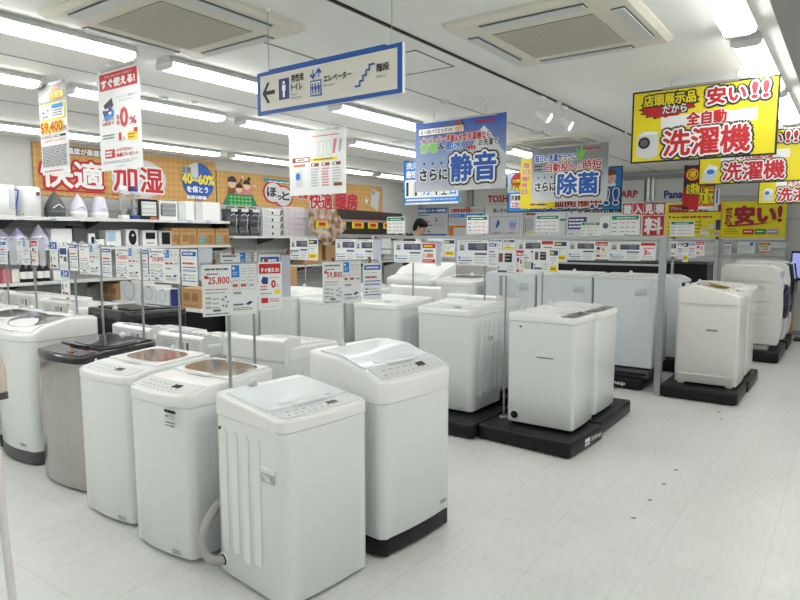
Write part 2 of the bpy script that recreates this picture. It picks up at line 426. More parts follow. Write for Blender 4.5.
    if hole:
        q = MB(); hy, hz, hr = hole
        for sx in (-1, 1):
            q.prism([(hy + hr*math.cos(2*PI*k/16), hz + hr*math.sin(2*PI*k/16)) for k in range(16)], sx*(W/2 - .01), sx*(W/2 + .0015), BLK, 'x')
        q.build('side_hole', o)
    if drain:
        dy, dz = drain; x = -W/2
        q = MB(); q.prism([(dy + .036*math.cos(2*PI*k/18), dz + .036*math.sin(2*PI*k/18)) for k in range(18)], x - .004, x + .01, W2, 'x')
        q.prism([(dy + .026*math.cos(2*PI*k/18), dz + .026*math.sin(2*PI*k/18)) for k in range(18)], x - .006, x + .01, BLK, 'x')
        q.build('hose_outlet', o)
        hp = [(x + .01, dy, dz), (x - .025, dy + .015, dz - .002), (x - .055, dy + .055, dz + .02), (x - .058, dy + .085, dz + .08), (x - .03, dy + .10, dz + .15), (x + .03, dy + .11, dz + .21), (x + .12, dy + .11, dz + .26), (x + .22, dy + .10, dz + .30)]
        fine = []
        for i in range(len(hp) - 1):
            a = Vector(hp[max(i-1, 0)]); p1 = Vector(hp[i]); p2 = Vector(hp[i+1]); d2 = Vector(hp[min(i+2, len(hp)-1)])
            for k in range(6):
                t = k/6; fine.append(.5*((2*p1) + (-a + p2)*t + (2*a - 5*p1 + 4*p2 - d2)*t*t + (-a + 3*p1 - 3*p2 + d2)*t**3))
        fine.append(Vector(hp[-1]))
        q = MB(); q.tube(fine, [.0225 if k % 2 else .0205 for k in range(len(fine))], HOSE, 14); q.build('drain_hose', o)
    if badge:   # small maker's print low on the front: (x, z)
        bx, bz = badge; q = MB()
        def fy(x): return -D/2*taper - bow*(1-(2*x/W)**2) - .004
        for i, (a, c_) in enumerate(((0, .045), (.006, .035))):
            for k in range(6):
                x = bx + a + k*.010
                q.box(x, fy(x)-.0006, bz - i*.012, x + .006, fy(x)+.01, bz - i*.012 + .004, PL)
        q.build('badge', o)
    if label_sticker and len(label_sticker) == 3:
        sx_, sz_, _k = label_sticker; S = Sheet(.13, .09)
        for k in range(3): S.disc(.2 + .3*k, .74, .11, PL, 1, n=12); S.disc(.2 + .3*k, .74, .08, body, 2, n=12)
        S.lines(.02, .08, .98, .50, 4, PL, 1, fill=.45); S.build('handling_sticker', o, (sx_, -D/2 - .0035, sz_))
    elif label_sticker:
        sx_, sz_ = label_sticker; S = Sheet(.09, .09)
        S.rect(0, .84, 1, 1, BLK); S.lines(.05, .45, .95, .75, 3, PL); S.lines(.05, .05, .95, .4, 2, PD); S.rect(.1, .6, .35, .68, PD, 1)
        S.build('label_sticker', o, (sx_, -D/2 - bow - .0035, sz_))
    if console:   # raised housing along the back edge
        q = MB(); yb = D/2
        zt = prof[-1][1]
        poly = [(yb - .13, zt - .03), (yb - .12, zt + .028), (yb - .03, zt + .045), (yb + .004, zt + .035), (yb + .004, zt - .10), (yb - .13, zt - .10)]
        q.prism(poly, -W/2 + .012, W/2 - .012, topm, 'x'); q.build('rear_housing', o, bevel=.012, segs=3)
    if rear_text:
        S = Sheet(W*.7, .3); S.lines(.05, .1, .45, .9, 12, PL, fill=.3); S.lines(.55, .3, .95, .9, 9, PL, fill=.3); S.frame(.5, .25, .98, .95, .002, PL)
        S.build('rear_print', o, (W*.35, D/2 + .003, zb - .33), (0, 0, PI))
        S = Sheet(W*.8, .105); S.lines(.04, .1, .40, .9, 5, PL, fill=.3); S.rect(.46, .30, .60, .8, PL); S.lines(.47, .34, .59, .76, 3, W2, 1); S.rect(.66, .2, .72, .8, PD); S.lines(.78, .2, .96, .9, 4, PL, fill=.3); S.frame(.0, .0, 1, 1, .002, PL)
        S.build('service_label', o, (W*.40, D/2 + .0055, prof[-1][1] - .088), (0, 0, PI))
        for vx in (-.20, -.12, -.04, .04, .12, .20):
            q = MB(); q.box(vx*W/.6 - .022, D/2 - .105, prof[-1][1] + .036, vx*W/.6 + .022, D/2 - .045, prof[-1][1] + .049, PL); q.build('rear_vent', o)
        q = MB()
        q.prism([(W*.3, zb - .06), (W*.3 + .03, zb - .06), (W*.3 + .03, zb - .03), (W*.3, zb - .03)], D/2 - .01, D/2 + .012, BLK)
        q.build('socket', o)
    return o
def platform(label, loc, w, d, h=.12, rz=0, text=None, sub=None, group='black display platforms', side='-y'):
    o = empty('display_platform', loc, rz, label, 'platform', group)
    m = MB(); rbox(m, w, d, 0.012, h, .03, BLK, e=.008); m.build('deck', o)
    k = MB(); k.box(-w/2 + .04, -d/2 + .04, 0, w/2 - .04, d/2 - .04, .02, DKG); k.build('plinth', o)
    t = MB(); t.box(-w/2 + .05, -d/2 + .05, h - .004, w/2 - .05, d/2 - .05, h + .002, BLK); t.build('anti_slip_pad', o)
    if text:
        S = Sheet(.30, .055)
        if sub: S.rect(0, .42, .3, 1, W2); S.rect(0, 0, .3, .3, W2); S.text(text, .38, .1, 1, .95, W2, 1, bold=.001)
        else: S.text(text, .05, .05, .95, .95, W2, 1, bold=.0015)
        if side == '-y': S.build('logo', o, (-w/2 + .06 if not sub else w/2 - .34, -d/2 - .001, .035))
        else: S.build('logo', o, (-w/2 - .001, -d/2 + .45, .03), (0, 0, -PI/2))
    return o
R90 = -PI/2  # local front (-Y) turned to world -X
# --- first island, end pair facing the camera aisle
top_loader('white compact washer with ribbed side and grey drain hose, nearest the camera', 'washing machine', (2.035, 2.095, 0), math.radians(-6.0), W=.512, D=.515, H=.885, front=.835, taper=.997,
           drain=(.20, .085), btn=True, handle=(-.160, .585, PL), hole=(.205, .72, .008), r=.045, bow=.012, band=.055, base=None, lidm=WG, wrapm=None)
top_loader('tall white washer on black base behind the hose machine, silver handled lid', 'washing machine', (2.652, 2.046, 0), math.radians(-5.0), W=.575, D=.545, H=1.03, front=.90, body=W_,
           curl=[(0, .895), (.25, .94), (.6, .985), (1, .995)], base=BLK, r=.05, bow=.02, band=.11, badge=(.17, .16), grooves='left', lidm=WG, display=True, btn=True, feet=False, taper=1)
# --- first island, left row facing the left aisle
g1 = None
top_loader('white washer with small paper sticker on its front, right after the hose machine', 'washing machine', (2.05, 2.765, 0), R90 + math.radians(1), W=.50, D=.56, H=.885, front=.84, r=.045, bow=.03,
           label_sticker=(.10, .68), badge=(.10, .05), glass=GLID, band=.06, lids=(.46, .95), gl=(.86, .44), btn=True, curl=[(0, .84), (.3, .868), (1, .885)])
top_loader('white washer with brown glass oval window, beside the stainless washer', 'washing machine', (2.10, 3.37, 0), R90 + math.radians(1), W=.52, D=.56, H=.88, front=.845, r=.05, bow=.03,
           badge=(.13, .05), glass=GLID, band=.045, lids=(.34, .93), gl=(.74, .36), btn=True, curl=[(0, .845), (.3, .868), (1, .885)])
st = top_loader('brushed stainless steel washer with glossy black lid', 'washing machine', (2.175, 4.05, 0), R90, W=.58, D=.53, H=.90, front=.865, body=STEEL, topm=BLKG, lidm=BLKG, r=.06, bow=.045,
           grooves='none', panel='black', band=.045, lids=(.3, .93), gl=(.8, .4), glass=BLKG, curl=[(0, .865), (.35, .885), (1, .90)])
top_loader('white washer with wide smoked glass lid and grey base, left of stainless', 'washing machine', (2.20, 4.79, 0), R90, W=.56, D=.50, H=1.0, front=.93, r=.06, bow=.045, base=DKG, badge=(.12, .15),
           glass=GLID2, lids=(.06, .95), gl=(.9, .44), band=.05, curl=[(0, .925), (.25, .985), (.6, 1.02), (1, 1.0)], feet=False)
top_loader('white washer mostly cut off at the left edge, beyond the smoked glass lid', 'washing machine', (2.20, 5.43, 0), R90, W=.56, D=.5, H=1.0, front=.95, r=.05, bow=.03, base=DKG, badge=(.12, .15), glass=GLID2, feet=False, band=.05)
top_loader('white flat topped washer at left picture edge, farthest of its row', 'washing machine', (2.20, 6.08, 0), R90, W=.56, D=.5, H=1.0, front=.96, r=.05, bow=.03, band=.05)
# --- first island, back row facing away (their backs show)
RB = PI/2
rb = dict(console=True, rear_text=True)
top_loader('white washer with round line drawing on its rear panel, behind the hose machine', 'washing machine', (2.86, 3.02, 0), RB + .08, W=.56, D=.52, H=.93, front=.90, console=True, name='washing_machine')
top_loader('white washer seen from behind with a vented rear housing, behind the sticker washer', 'washing machine', (2.84, 3.72, 0), RB, W=.54, D=.52, H=.88, front=.86, **rb)
top_loader('white washer seen from behind, between the vented housing and the black machine', 'washing machine', (2.86, 4.36, 0), RB, W=.52, D=.5, H=.88, front=.86, **rb)
bm = top_loader('black boxy appliance with glossy black top under the price sheets', 'washing machine', (3.08, 5.05, 0), RB, W=.60, D=.6, H=.99, front=.97, body=BLK, topm=BLKG, lidm=BLKG, panel='black', grooves='none', console=False)
top_loader('white washer with dense printed rear panel left of the black appliance', 'washing machine', (3.05, 5.85, 0), RB, W=.62, D=.55, H=.97, front=.95, **rb)
top_loader('white washer with lined rear panel under the blue 24 card', 'washing machine', (3.05, 6.53, 0), RB, W=.62, D=.55, H=1.0, front=.98, **rb)
top_loader('white washer with rounded rear housing, farthest left of the back row', 'washing machine', (3.05, 7.16, 0), RB, W=.60, D=.55, H=1.0, front=.98, **rb)
# round line drawing and knob on the rear panel of the first back row machine
def on(parent_label, fn):
    for o in C.objects:
        if o.get('label') == parent_label: fn(o)
def flower(o):
    S = Sheet(.2, .2, sd=.001)
    for k in range(9):
        a = 2*PI*k/9
        for r in (.06, .075): S.disc(.5 + .3*math.cos(a), .5 + .3*math.sin(a), .10, PL, 1 + k*.2, n=12); S.disc(.5 + .3*math.cos(a), .5 + .3*math.sin(a), .085, PW, 1.1 + k*.2, n=12)
    S.disc(.5, .5, .14, PL, 4, n=14); S.disc(.5, .5, .11, PW, 4.3, n=14)
    S.build('rear_drawing', o, (.22, .264, .62), (0, 0, PI))
    q = MB(); q.prism([(-.05 + .012*math.cos(k*PI/6), .75 + .012*math.sin(k*PI/6)) for k in range(12)], .25, .275, BLK); q.build('rear_knob', o)
on('white washer with round line drawing on its rear panel, behind the hose machine', flower)
# --- second island
platform('black platform under the ribbed-side washer left of the end pair', (4.55, 2.83, 0), .66, .98)
platform('black platform under the two washers of the second island end, with white lettering', (4.565, 1.93, 0), .60, .78, text='Sofmap', sub=True, rz=math.radians(-4))
platform('black platform under the right washer of the second island end', (5.32, 1.93, 0), .86, .74)
for k, y in enumerate((3.85, 4.87)): platform(('black platform under the washers behind the 59,800 yen sheet', 'black platform at the far end of the second island')[k], (4.55, y, 0), .66, .98)
top_loader('white washer with ribbed right side, left of the platform end pair', 'washing machine', (4.735, 2.76, .124), R90, W=.57, D=.55, H=.90, front=.87, badge=(.12, .05), glass=None, handle=(.02, .62), band=.055, taper=.97)
top_loader('white washer with plain front behind the 59,800 yen sheet, right part showing', 'washing machine', (4.74, 3.50, .124), R90, W=.56, D=.54, H=.90, front=.87, badge=(.12, .05), band=.055, taper=.97)
top_loader('white washer half hidden behind the 59,800 yen sheet', 'washing machine', (4.74, 4.19, .124), R90, W=.60, D=.54, H=.90, front=.87, badge=(.12, .05), band=.055)
top_loader('white washer between the two large price sheets of the end stands', 'washing machine', (4.74, 4.80, .124), R90, W=.56, D=.54, H=.92, front=.88, band=.055)
top_loader('white washer at far left of the second island, partly behind the 25,800 yen sheet', 'washing machine', (4.74, 5.38, .124), R90, W=.54, D=.54, H=.92, front=.88, band=.055)
top_loader('white washer with black drain hole low on its side, left of the platform pair', 'washing machine', (4.68, 1.90, .124), 0, W=.46, D=.54, H=.885, front=.87, hole=(.16, .78, .008), handle=None, glass=None, band=.05, grooves='none', r=.035, taper=.995, panel='black')
top_loader('narrow white washer behind and right of the drain hole machine on the platform', 'washing machine', (5.24, 1.90, .124), 0, W=.56, D=.53, H=.885, front=.86, band=.05, panel='black', glass=None, taper=.97)
def elbow(o):
    q = MB(); x = -.23*.99 - .002
    q.prism([(.20 + .03*math.cos(2*PI*k/20), .075 + .03*math.sin(2*PI*k/20)) for k in range(20)], x, x + .03, BLK, 'x'); q.build('drain_hole', o)
    q = MB(); q.box(x - .004, -.11, .55, x + .02, .02, .562, MG); q.box(x - .003, -.11, .562, x + .02, .02, .575, W2); q.build('side_grip', o)
on('white washer with black drain hole low on its side, left of the platform pair', elbow)
top_loader('white washer with arched rear housing behind the ribbed-side washer', 'washing machine', (5.43, 2.9, .124), RB, W=.56, D=.52, H=.88, front=.86, console=True)
top_loader('long white washer back behind the front row of the second island', 'washing machine', (5.55, 3.62, .124), RB, W=.66, D=.52, H=.92, front=.88, console=True)
top_loader('white washer back left of the long one on the second island', 'washing machine', (5.55, 4.4, .124), RB, W=.62, D=.52, H=.92, front=.88, console=True)
for k, y in enumerate((3.0, 4.0)): platform(('black platform under the back row near the arched housing', 'black platform under the back row farther left')[k], (5.48, y, 0), .66, .98)
# --- right-hand washer pair on a platform
platform('black platform under the tall white washer near the right aisle', (6.83, 1.155, 0), .62, .70)
platform('black platform under the rear washer near the right aisle', (7.55, 1.15, 0), .78, .72)
def raised_feet(o):
    for sx in (-1, 1):
        for sy in (-1, 1):
            q = MB(); q.box(sx*.24 - .03, sy*.22 - .03, 0, sx*.24 + .03, sy*.22 + .03, .08, IV); q.build('foot_block', o, bevel=.006)
r1 = 'ivory white large washer with round brown lid window on legs, near the right aisle'
top_loader(r1, 'washing machine', (6.99, 1.13, .124), 0, W=.57, D=.57, H=.985, front=.93, body=IV, topm=IV, lidm=IV, glass=mat('brown_tub_glass', (.12, .07, .035), .1), gl=(.62, .42), lids=(.22, .80), band=.09, grooves='none', curl=[(0, .90), (.3, .95), (.7, .985), (1, .96)], r=.035, taper=.99, panel='pale')
on(r1, raised_feet)
def r1add(o):
    q = MB(); x = -.285 - .002
    q.box(x - .004, -.10, .55, x + .01, .0, .567, MG); q.build('side_grip', o)
    q = MB(); z = .80
    for (a, b_) in (((-.25, .10), (.25, .112)), ((-.25, z), (.25, z + .008))): q.box(x - .001, a[0], a[1], x + .01, b_[0], b_[1], IV)
    q.box(x - .001, -.25, .10, x + .01, -.242, z, IV); q.box(x - .001, .242, .10, x + .01, .25, z, IV); q.build('side_panel_rim', o)
on(r1, r1add)
top_loader('ivory white washer directly behind the brown-windowed one, only its right edge showing', 'washing machine', (7.63, 1.13, .124), 0, W=.57, D=.57, H=.97, front=.93, body=IV, topm=IV, lidm=IV, band=.09, grooves='none', r=.04, panel='pale')
# ------------------------------------------------------------------ front loading machines
def drum_washer(label, loc, rz, W=.60, D=.62, H=1.02, body=WG, slant=.0, doorm=BLKG, ribs=False, front_mat=None, sticker=True, lift=.0):
    o = empty('drum_washing_machine', loc, rz, label, 'washing machine')
    q = MB()
    # side profile (y, z), front at -y, optionally bulging and slanting
    pr = [(D/2, .02), (D/2, H - .03), (D/2 - .03, H), (-D/2 + .12 + slant, H), (-D/2 + .04 + slant*.6, H - .04), (-D/2 + slant*.15, H*.78), (-D/2 - slant*.15, H*.5), (-D/2, H*.2), (-D/2 + .02, .05), (-D/2 + .04, .02)]
    q.prism(pr, -W/2, W/2, body, 'x')
    if ribs:
        for k in range(9):
            z = .16 + .085*k
            for sx in (-1, 1):
                q.prism([(-D/2 + .12 + (slant*.3 if k > 5 else 0), z), (D/2 - .05, z), (D/2 - .05, z + .035), (-D/2 + .12 + (slant*.3 if k > 5 else 0), z + .035)], sx*(W/2 - .004), sx*(W/2 + .013), body, 'x')
    q.build('cabinet', o, bevel=.014, segs=3)
    t = MB(); t.box(-W/2 + .02, -D/2 + .14 + slant, H, W/2 - .02, D/2 - .02, H + .022, body); t.build('top_cover', o, bevel=.01)
    d = MB(); n = 28; yf = -D/2 - slant*.1
    ring = lambda r, y: [(r*math.cos(2*PI*k/n), y, H*.55 + r*math.sin(2*PI*k/n)) for k in range(n)]
    d.loft([ring(.225, yf + .02), ring(.225, yf - .02), ring(.20, yf - .045), ring(.06, yf - .06)], doorm, True, True); dd = d.build('door', o)
    k_ = MB(); k_.box(.16, yf - .06, H*.5, .19, yf - .02, H*.62, CHR); k_.build('door_handle', dd)
    c = MB(); c.box(-W/2 + .05, -D/2 + slant*.6 - .0, H - .12, W/2 - .05, -D/2 + .08 + slant*.6, H - .05, GRV if doorm is not BLKG else BLKG); cp = c.build('control_panel', o)
    for sx in (-1, 1):
        for sy in (-1, 1):
            f = MB(); f.lathe([(.025, 0), (.028, .008), (.02, .026)], BLK, (sx*(W/2 - .07), sy*(D/2 - .08), 0), 10); f.build('foot', o)
    if sticker:
        S = Sheet(.14, .10); S.frame(0, 0, 1, 1, .002, PL); S.disc(.2, .7, .1, PL, 1, n=12); S.disc(.5, .7, .1, PL, 1, n=12); S.disc(.8, .7, .1, PL, 1, n=12); S.lines(.05, .1, .95, .45, 3, PL, 1)
        S.build('handling_sticker', o, (-W/2 - .002, -.12, .74), (0, 0, R90))
    h = MB(); 
    for sx in (-1, 1): h.box(sx*W/2 - .003, .0, .6, sx*W/2 + .003, .12, .615, PL if not ribs else MG)
    h.build('side_grip', o)
    return o
for k, (lab, y) in enumerate((('black platform with white lettering under the flat washer behind the grey post', 2.02), ('black platform under the middle flat washer of the rack row', 2.70), ('black platform under the left flat washer of the rack row', 3.36))):
    p_ = platform(lab, (6.98, y, 0), .72, (.64, .62, .66)[k], h=.12, text='Sofmap' if k == 0 else None, side='-x')
def stand(label, loc, w, d, z0, z1):
    o = empty('appliance_stand', loc, 0, label, 'stand', 'black stands under the drum washers')
    m = MB(); rbox(m, w, d, 0.0, z1 - z0, .02, DKG, e=.006); m.build('box', o)
    m = MB(); m.box(-w/2 - .003, -d/2 + .03, .03, -w/2 + .01, d/2 - .03, .05, BLK); m.build('trim_strip', o); return o
for lab, y in (('dark stand between platform and flat washer behind the grey post', 1.935), ('dark stand under the middle flat washer of the rack row', 2.585), ('dark stand under the left flat washer of the rack row', 3.235)):
    stand(lab, (6.99, y, .122), .60, .58, .12, .21)
for lab, y in (('tall flat-fronted white washer with icon sticker, right of three below the tag rack', 1.935), ('tall flat-fronted white washer with icon sticker, middle of three below the tag rack', 2.585), ('tall flat-fronted white washer with icon sticker, left of three below the tag rack', 3.235)):
    top_loader(lab, 'washing machine', (6.97, y, .216), R90, W=.635, D=.60, H=.965, front=.955, body=WG, topm=WG, lidm=W2, band=.02, bow=0, r=.02, taper=1, grooves='none', label_sticker=(.12, .76, 1), lids=(.04, .94), display=False, panel='pale')
drum_washer('white drum washer with open ribbed back between grey post and ivory washer', (8.15, 1.95, .154), 0, W=.55, D=.72, H=.95, ribs=True, sticker=False)
platform('black platform behind the grey post, between the washers', (8.1, 1.93, 0), .66, .76, h=.15)
top_loader('white washer with silver ringed round lid opening, below the tag rack', 'washing machine', (6.95, 3.96, .124), R90, W=.60, D=.62, H=.97, front=.93, glass=GLID2, body=W_, display=False)
platform('black platform under the silver ringed washer', (6.98, 3.99, 0), .72, .60)
top_loader('white washer with high sloping lid, left end below the tag rack', 'washing machine', (7.01, 4.70, .124), R90, W=.72, D=.66, H=1.08, front=.93, curl=[(0, .92), (.25, .95), (.6, 1.06), (1, 1.12)], display=False)
platform('black platform under the sloping-lid washer', (7.03, 4.70, 0), .74, .76)
platform('black platform under the ribbed drum washer at the far right', (9.55, 1.05, 0), 1.0, .72, h=.14)
drum_washer('ivory drum washer with ribbed side and bulging slanted front, far right by the aisle', (9.49, 1.05, .202), 0, W=.58, D=.70, H=1.0, body=IV, slant=.05, ribs=True, doorm=mat('navy_glass', (.008, .010, .035), .1), sticker=False)
o_ = empty('appliance_stand', (9.47, 1.10, .142), 0, 'grey stand under the ribbed drum washer at the far right', 'stand')
m_ = MB(); m_.box(-.25, -.27, 0, .25, .25, .058, GRV); m_.build('box', o_, bevel=.005)
platform('black platform under the black-fronted washer at the far right', (10.6, 1.05, 0), .8, .74, h=.14)
drum_washer('white drum washer with black front panel, behind the ribbed one at far right', (10.55, 1.05, .142), 0, W=.6, D=.68, H=1.08, body=W_, slant=-.02, doorm=BLKG, sticker=False)
def black_front(o):
    q = MB(); q.prism([(-.34, .36), (-.36, .50), (-.40, .80), (-.36, 1.06), (-.30, 1.07), (-.31, .36)], -.28, .28, BLKG, 'x'); q.build('front_panel', o, bevel=.01)
on('white drum washer with black front panel, behind the ribbed one at far right', black_front)
# ------------------------------------------------------------------ room shell
def struct(name, mb, bevel=0): return tag(mb.build(name, bevel=bevel), kind='structure')
struct('floor', MB().box(-3, -3, -.1, 12.1, 8.2, 0, FLOOR))
struct('ceiling', MB().box(-3, -3, CEIL, 12.1, 8.2, CEIL + .1, CEILM))
struct('wall_left', MB().box(-3, 8.0, 0, 12.1, 8.2, CEIL, WALLM))
struct('wall_back', MB().box(11.9, -3, 0, 12.1, 8.0, CEIL, WALLM))
struct('wall_right', MB().box(-3, -3.2, 0, 12.1, -3, CEIL, WALLM))
struct('wall_rear', MB().box(-3.2, -3.2, 0, -3, 8.2, CEIL, WALLM))
struct('trim_1', MB().box(-3, -.35, CEIL - .14, 11.9, .36, CEIL, BEAMM))
up = MB()
ys = [8.0, 6.62, 4.95, 3.1, 1.95]
for a, b in zip(ys, ys[1:]): up.box(11.82, b + .02, 2.15, 11.9, a - .02, 2.6, WALLU)
up.box(11.8, 1.95, 2.60, 11.9, 8.0, 2.68, MG); up.box(11.86, -.4, 1.86, 11.9, 1.93, 1.88, PL); up.box(11.86, .6, 2.25, 11.9, 1.9, 2.27, PL)
struct('trim_2', up)
jt = MB()
for y in (-1.1, 2.92, 4.45, 5.95, 7.5): jt.box(-3, y, CEIL - .004, 11.9, y + .012, CEIL, MG)
struct('trim_3', jt)
ht = MB()
for a in ((3.33, 2.28, 3.80, 2.29), (3.33, 2.28, 3.34, 2.75), (3.79, 2.28, 3.80, 2.75), (3.33, 2.74, 3.80, 2.75)): ht.box(a[0], a[1], CEIL - .004, a[2], a[3], CEIL, MG)
struct('trim_4', ht)
bb = MB().box(11.88, -3, 0, 11.9, 8, .08, MG).box(-3, 7.98, 0, 11.9, 8, .08, MG); struct('baseboard_back', bb)
# vertical pipes / slots on the upper back wall
pb = MB()
for y in (6.72, 6.66, 3.02, 2.94): pb.box(11.78, y, 2.1, 11.82, y + .04, 2.62, ALU)
struct('trim_5', pb)
# ceiling lamps
def lamp(x0, y, label, L=1.43):
    o = empty('ceiling_lamp', (x0, y, CEIL), 0, label, 'lamp', 'fluorescent ceiling battens')
    m = MB(); m.prism([(-.06, 0), (.06, 0), (.082, -.040), (-.082, -.040)], 0, L, GRV, 'x'); m.build('housing', o)
    g = MB(); g.prism([(-.080, -.0405), (.080, -.0405), (.074, -.062), (.045, -.076), (-.045, -.076), (-.074, -.062)], .022, L - .022, LAMP, 'x'); g.build('diffuser', o)
    for x in (0, L - .02):
        e = MB(); e.prism([(-.083, -.0404), (.083, -.0404), (.078, -.068), (.048, -.079), (-.048, -.079), (-.078, -.068)], x, x + .02, W2, 'x'); e.build('end_cap', o)
rows = [(.57, 'over the right aisle'), (3.69, 'in the first row'), (4.91, 'in the second row'), (7.07, 'in the third row'), (-1.6, 'added unseen behind the beam')]  # last row is out of view, added to keep the room bright
ords = {2.6: 'second nearest', 4.25: 'third nearest', 5.9: 'fourth nearest', 7.55: 'fifth nearest', 9.2: 'last before the back wall', .95: 'nearest the camera', -.7: 'added unseen above the camera', -2.35: 'added unseen behind the camera'}  # battens above and behind the camera are unseen, added for brightness
for y, nm in rows:
    for x in (-2.35, -.7, .95, 2.6, 4.25, 5.9, 7.55, 9.2):
        lamp(x - .1, y, 'white ceiling batten lamp %s, %s' % (nm, ords[x]))
# spotlight track
o = empty('spotlight_track', (2.2, 2.14, CEIL), 0, 'long black lighting track running along the ceiling', 'lighting track')
MB().box(0, -.008, -.012, 7.5, .008, 0, BLK).build('rail', o); MB().box(3.05, -.02, -.024, 3.12, .02, 0, W2).build('joint', o); MB().box(5.0, -.02, -.024, 5.06, .02, 0, W2).build('joint', o)
for k, (x, lab) in enumerate(((4.95, 'left white spotlight on the ceiling track'), (5.42, 'right white spotlight on the ceiling track'))):
    s = empty('spotlight', (x, 2.14, CEIL - .02), 0, lab, 'spotlight', 'white track spotlights')
    MB().box(-.05, -.018, -.03, .05, .018, 0, W2).build('adapter', s)
    a = MB(); a.tube([(0, 0, -.02), (0, 0, -.10)], .008, W2); a.build('arm', s)
    ax = Vector((.25, -.85, -.55)).normalized(); c0 = Vector((0, .04, -.11))
    h = MB(); h.tube([c0, c0 + ax*.03, c0 + ax*.12], [.03, .038, .042], W2, 16); h.build('head', s)
    g = MB(); g.tube([c0 + ax*.1205, c0 + ax*.124], .034, SPOT, 16); g.build('bulb', s)
# ceiling cassettes
def cassette(cx, cy, label, s=1.0):
    o = empty('ceiling_air_conditioner', (cx, cy, CEIL), 0, label, 'air conditioner')
    m = MB(); h = s/2
    rings = [rrect(s, s, .018, 0), rrect(s, s, .018, -.016), rrect(s - .05, s - .05, .015, -.036), rrect(s*.62, s*.62, .02, -.042)]
    m.loft(rings, ACM, False, True, smooth=False); m.build('panel', o)
    g = MB(); g.box(-s*.285, -s*.285, -.046, s*.285, s*.285, -.04, ACG)
    for k in range(34):
        t = -s*.28 + s*.56*k/33; g.box(t - .0025, -s*.28, -.0475, t + .0025, s*.28, -.046, ACM); g.box(-s*.28, t - .0025, -.0475, s*.28, t + .0025, -.046, ACM)
    g.build('grille', o)
    for a in range(4):
        q = MB(); q.box(-s*.29, s*.375, -.041, s*.29, s*.445, -.026, DKG); slot = q.build('outlet', o, rot=(0, 0, a*PI/2))
        q = MB(); q.box(-s*.285, s*.382, -.050, s*.285, s*.440, -.043, GRV); q.build('louver', o, rot=(0, 0, a*PI/2))
cassette(2.13, 3.01, 'ivory ceiling air conditioner at upper left', .98)
cassette(3.50, 1.41, 'ivory ceiling air conditioner left of the right-hand lamps', .98)
cassette(7.48, 3.0, 'ivory ceiling air conditioner far back above the sanitising sign')
for (x, y, r, lab) in ((6.4, 4.65, .09, 'round grey ceiling speaker left of the silence sign'), (6.66, 2.956, .10, 'round grey ceiling speaker near the spotlights'), (4.7, 2.92, .045, 'small ceiling detector left of the spotlight track'), (3.2, 4.73, .04, 'small ceiling detector left of the blue guide sign'), (3.46, 4.68, .035, 'smaller ceiling detector beside the other left of the blue guide sign')):
    q = MB(); q.lathe([(r, 0), (r, -.008), (r*.7, -.018), (.005, -.022)], GRV, (x, y, CEIL), 20); tag(q.build('ceiling_speaker' if r > .05 else 'smoke_detector'), lab, 'speaker' if r > .05 else 'detector')
# floor anchors
for k, (x, y, lab) in enumerate(((3.567, .93, 'nearest dark floor rivet'), (3.878, .919, 'second dark floor rivet from the camera'), (4.189, .911, 'third dark floor rivet from the camera'), (4.496, .904, 'fourth dark floor rivet from the camera'), (6.02, .862, 'small dark floor rivet before the right-hand platform'), (6.25, .915, 'dark floor rivet beside the right-hand platform'))):
    q = MB(); q.lathe([(.014, .0), (.014, .002), (.008, .003)], MG, (x, y, 0), 12); tag(q.build('floor_rivet'), lab, 'rivet', 'floor rivets')
# ================================================================== hanging signs
def hang(name, label, cat, X, tl, br, build, wires=(.12, .88), t=.006, group=None, back=PW, rz=R90, frame=None, wirem=PL):
    """board facing -X; tl and br are its surveyed top left / bottom right corners"""
    a = at_x(*tl, X); b = at_x(*br, X)
    w = a.y - b.y; h = a.z - b.z
    o = empty(name, (X, a.y, b.z), rz, label, cat, group)
    S = Sheet(w, h, back, t, sd=.0012); build(S, w, h); S.build('board', o)
    for u in wires:
        q = MB(); q.tube([(u*w, t/2, h - .01), (u*w, t/2, CEIL - b.z - .01)], .0022, wirem, 6); q.build('wire', o)
        q = MB(); q.lathe([(.012, -.012), (.016, 0)], W2, (u*w, t/2, CEIL - b.z), 10); q.build('ceiling_hook', o)
    q = MB(); q.box(.1*w, -.004, h - .012, .9*w, t + .004, h + .006, ALU if cat != 'guide sign' else PB); q.build('top_rail', o)
    return o
def stick_man(S, x, y, hgt, m, L=2):
    k = S.w / S.h
    S.disc(x, y + hgt*.88, hgt*.10/k, m, L, n=14)
    w = hgt*.15/k
    S.poly([(x-w, y+hgt*.74), (x+w, y+hgt*.74), (x+w, y+hgt*.40), (x+w*.6, y+hgt*.40), (x+w*.55, y), (x+w*.1, y), (x, y+hgt*.36), (x-w*.1, y), (x-w*.55, y), (x-w*.6, y+hgt*.40), (x-w, y+hgt*.40)], m, L)
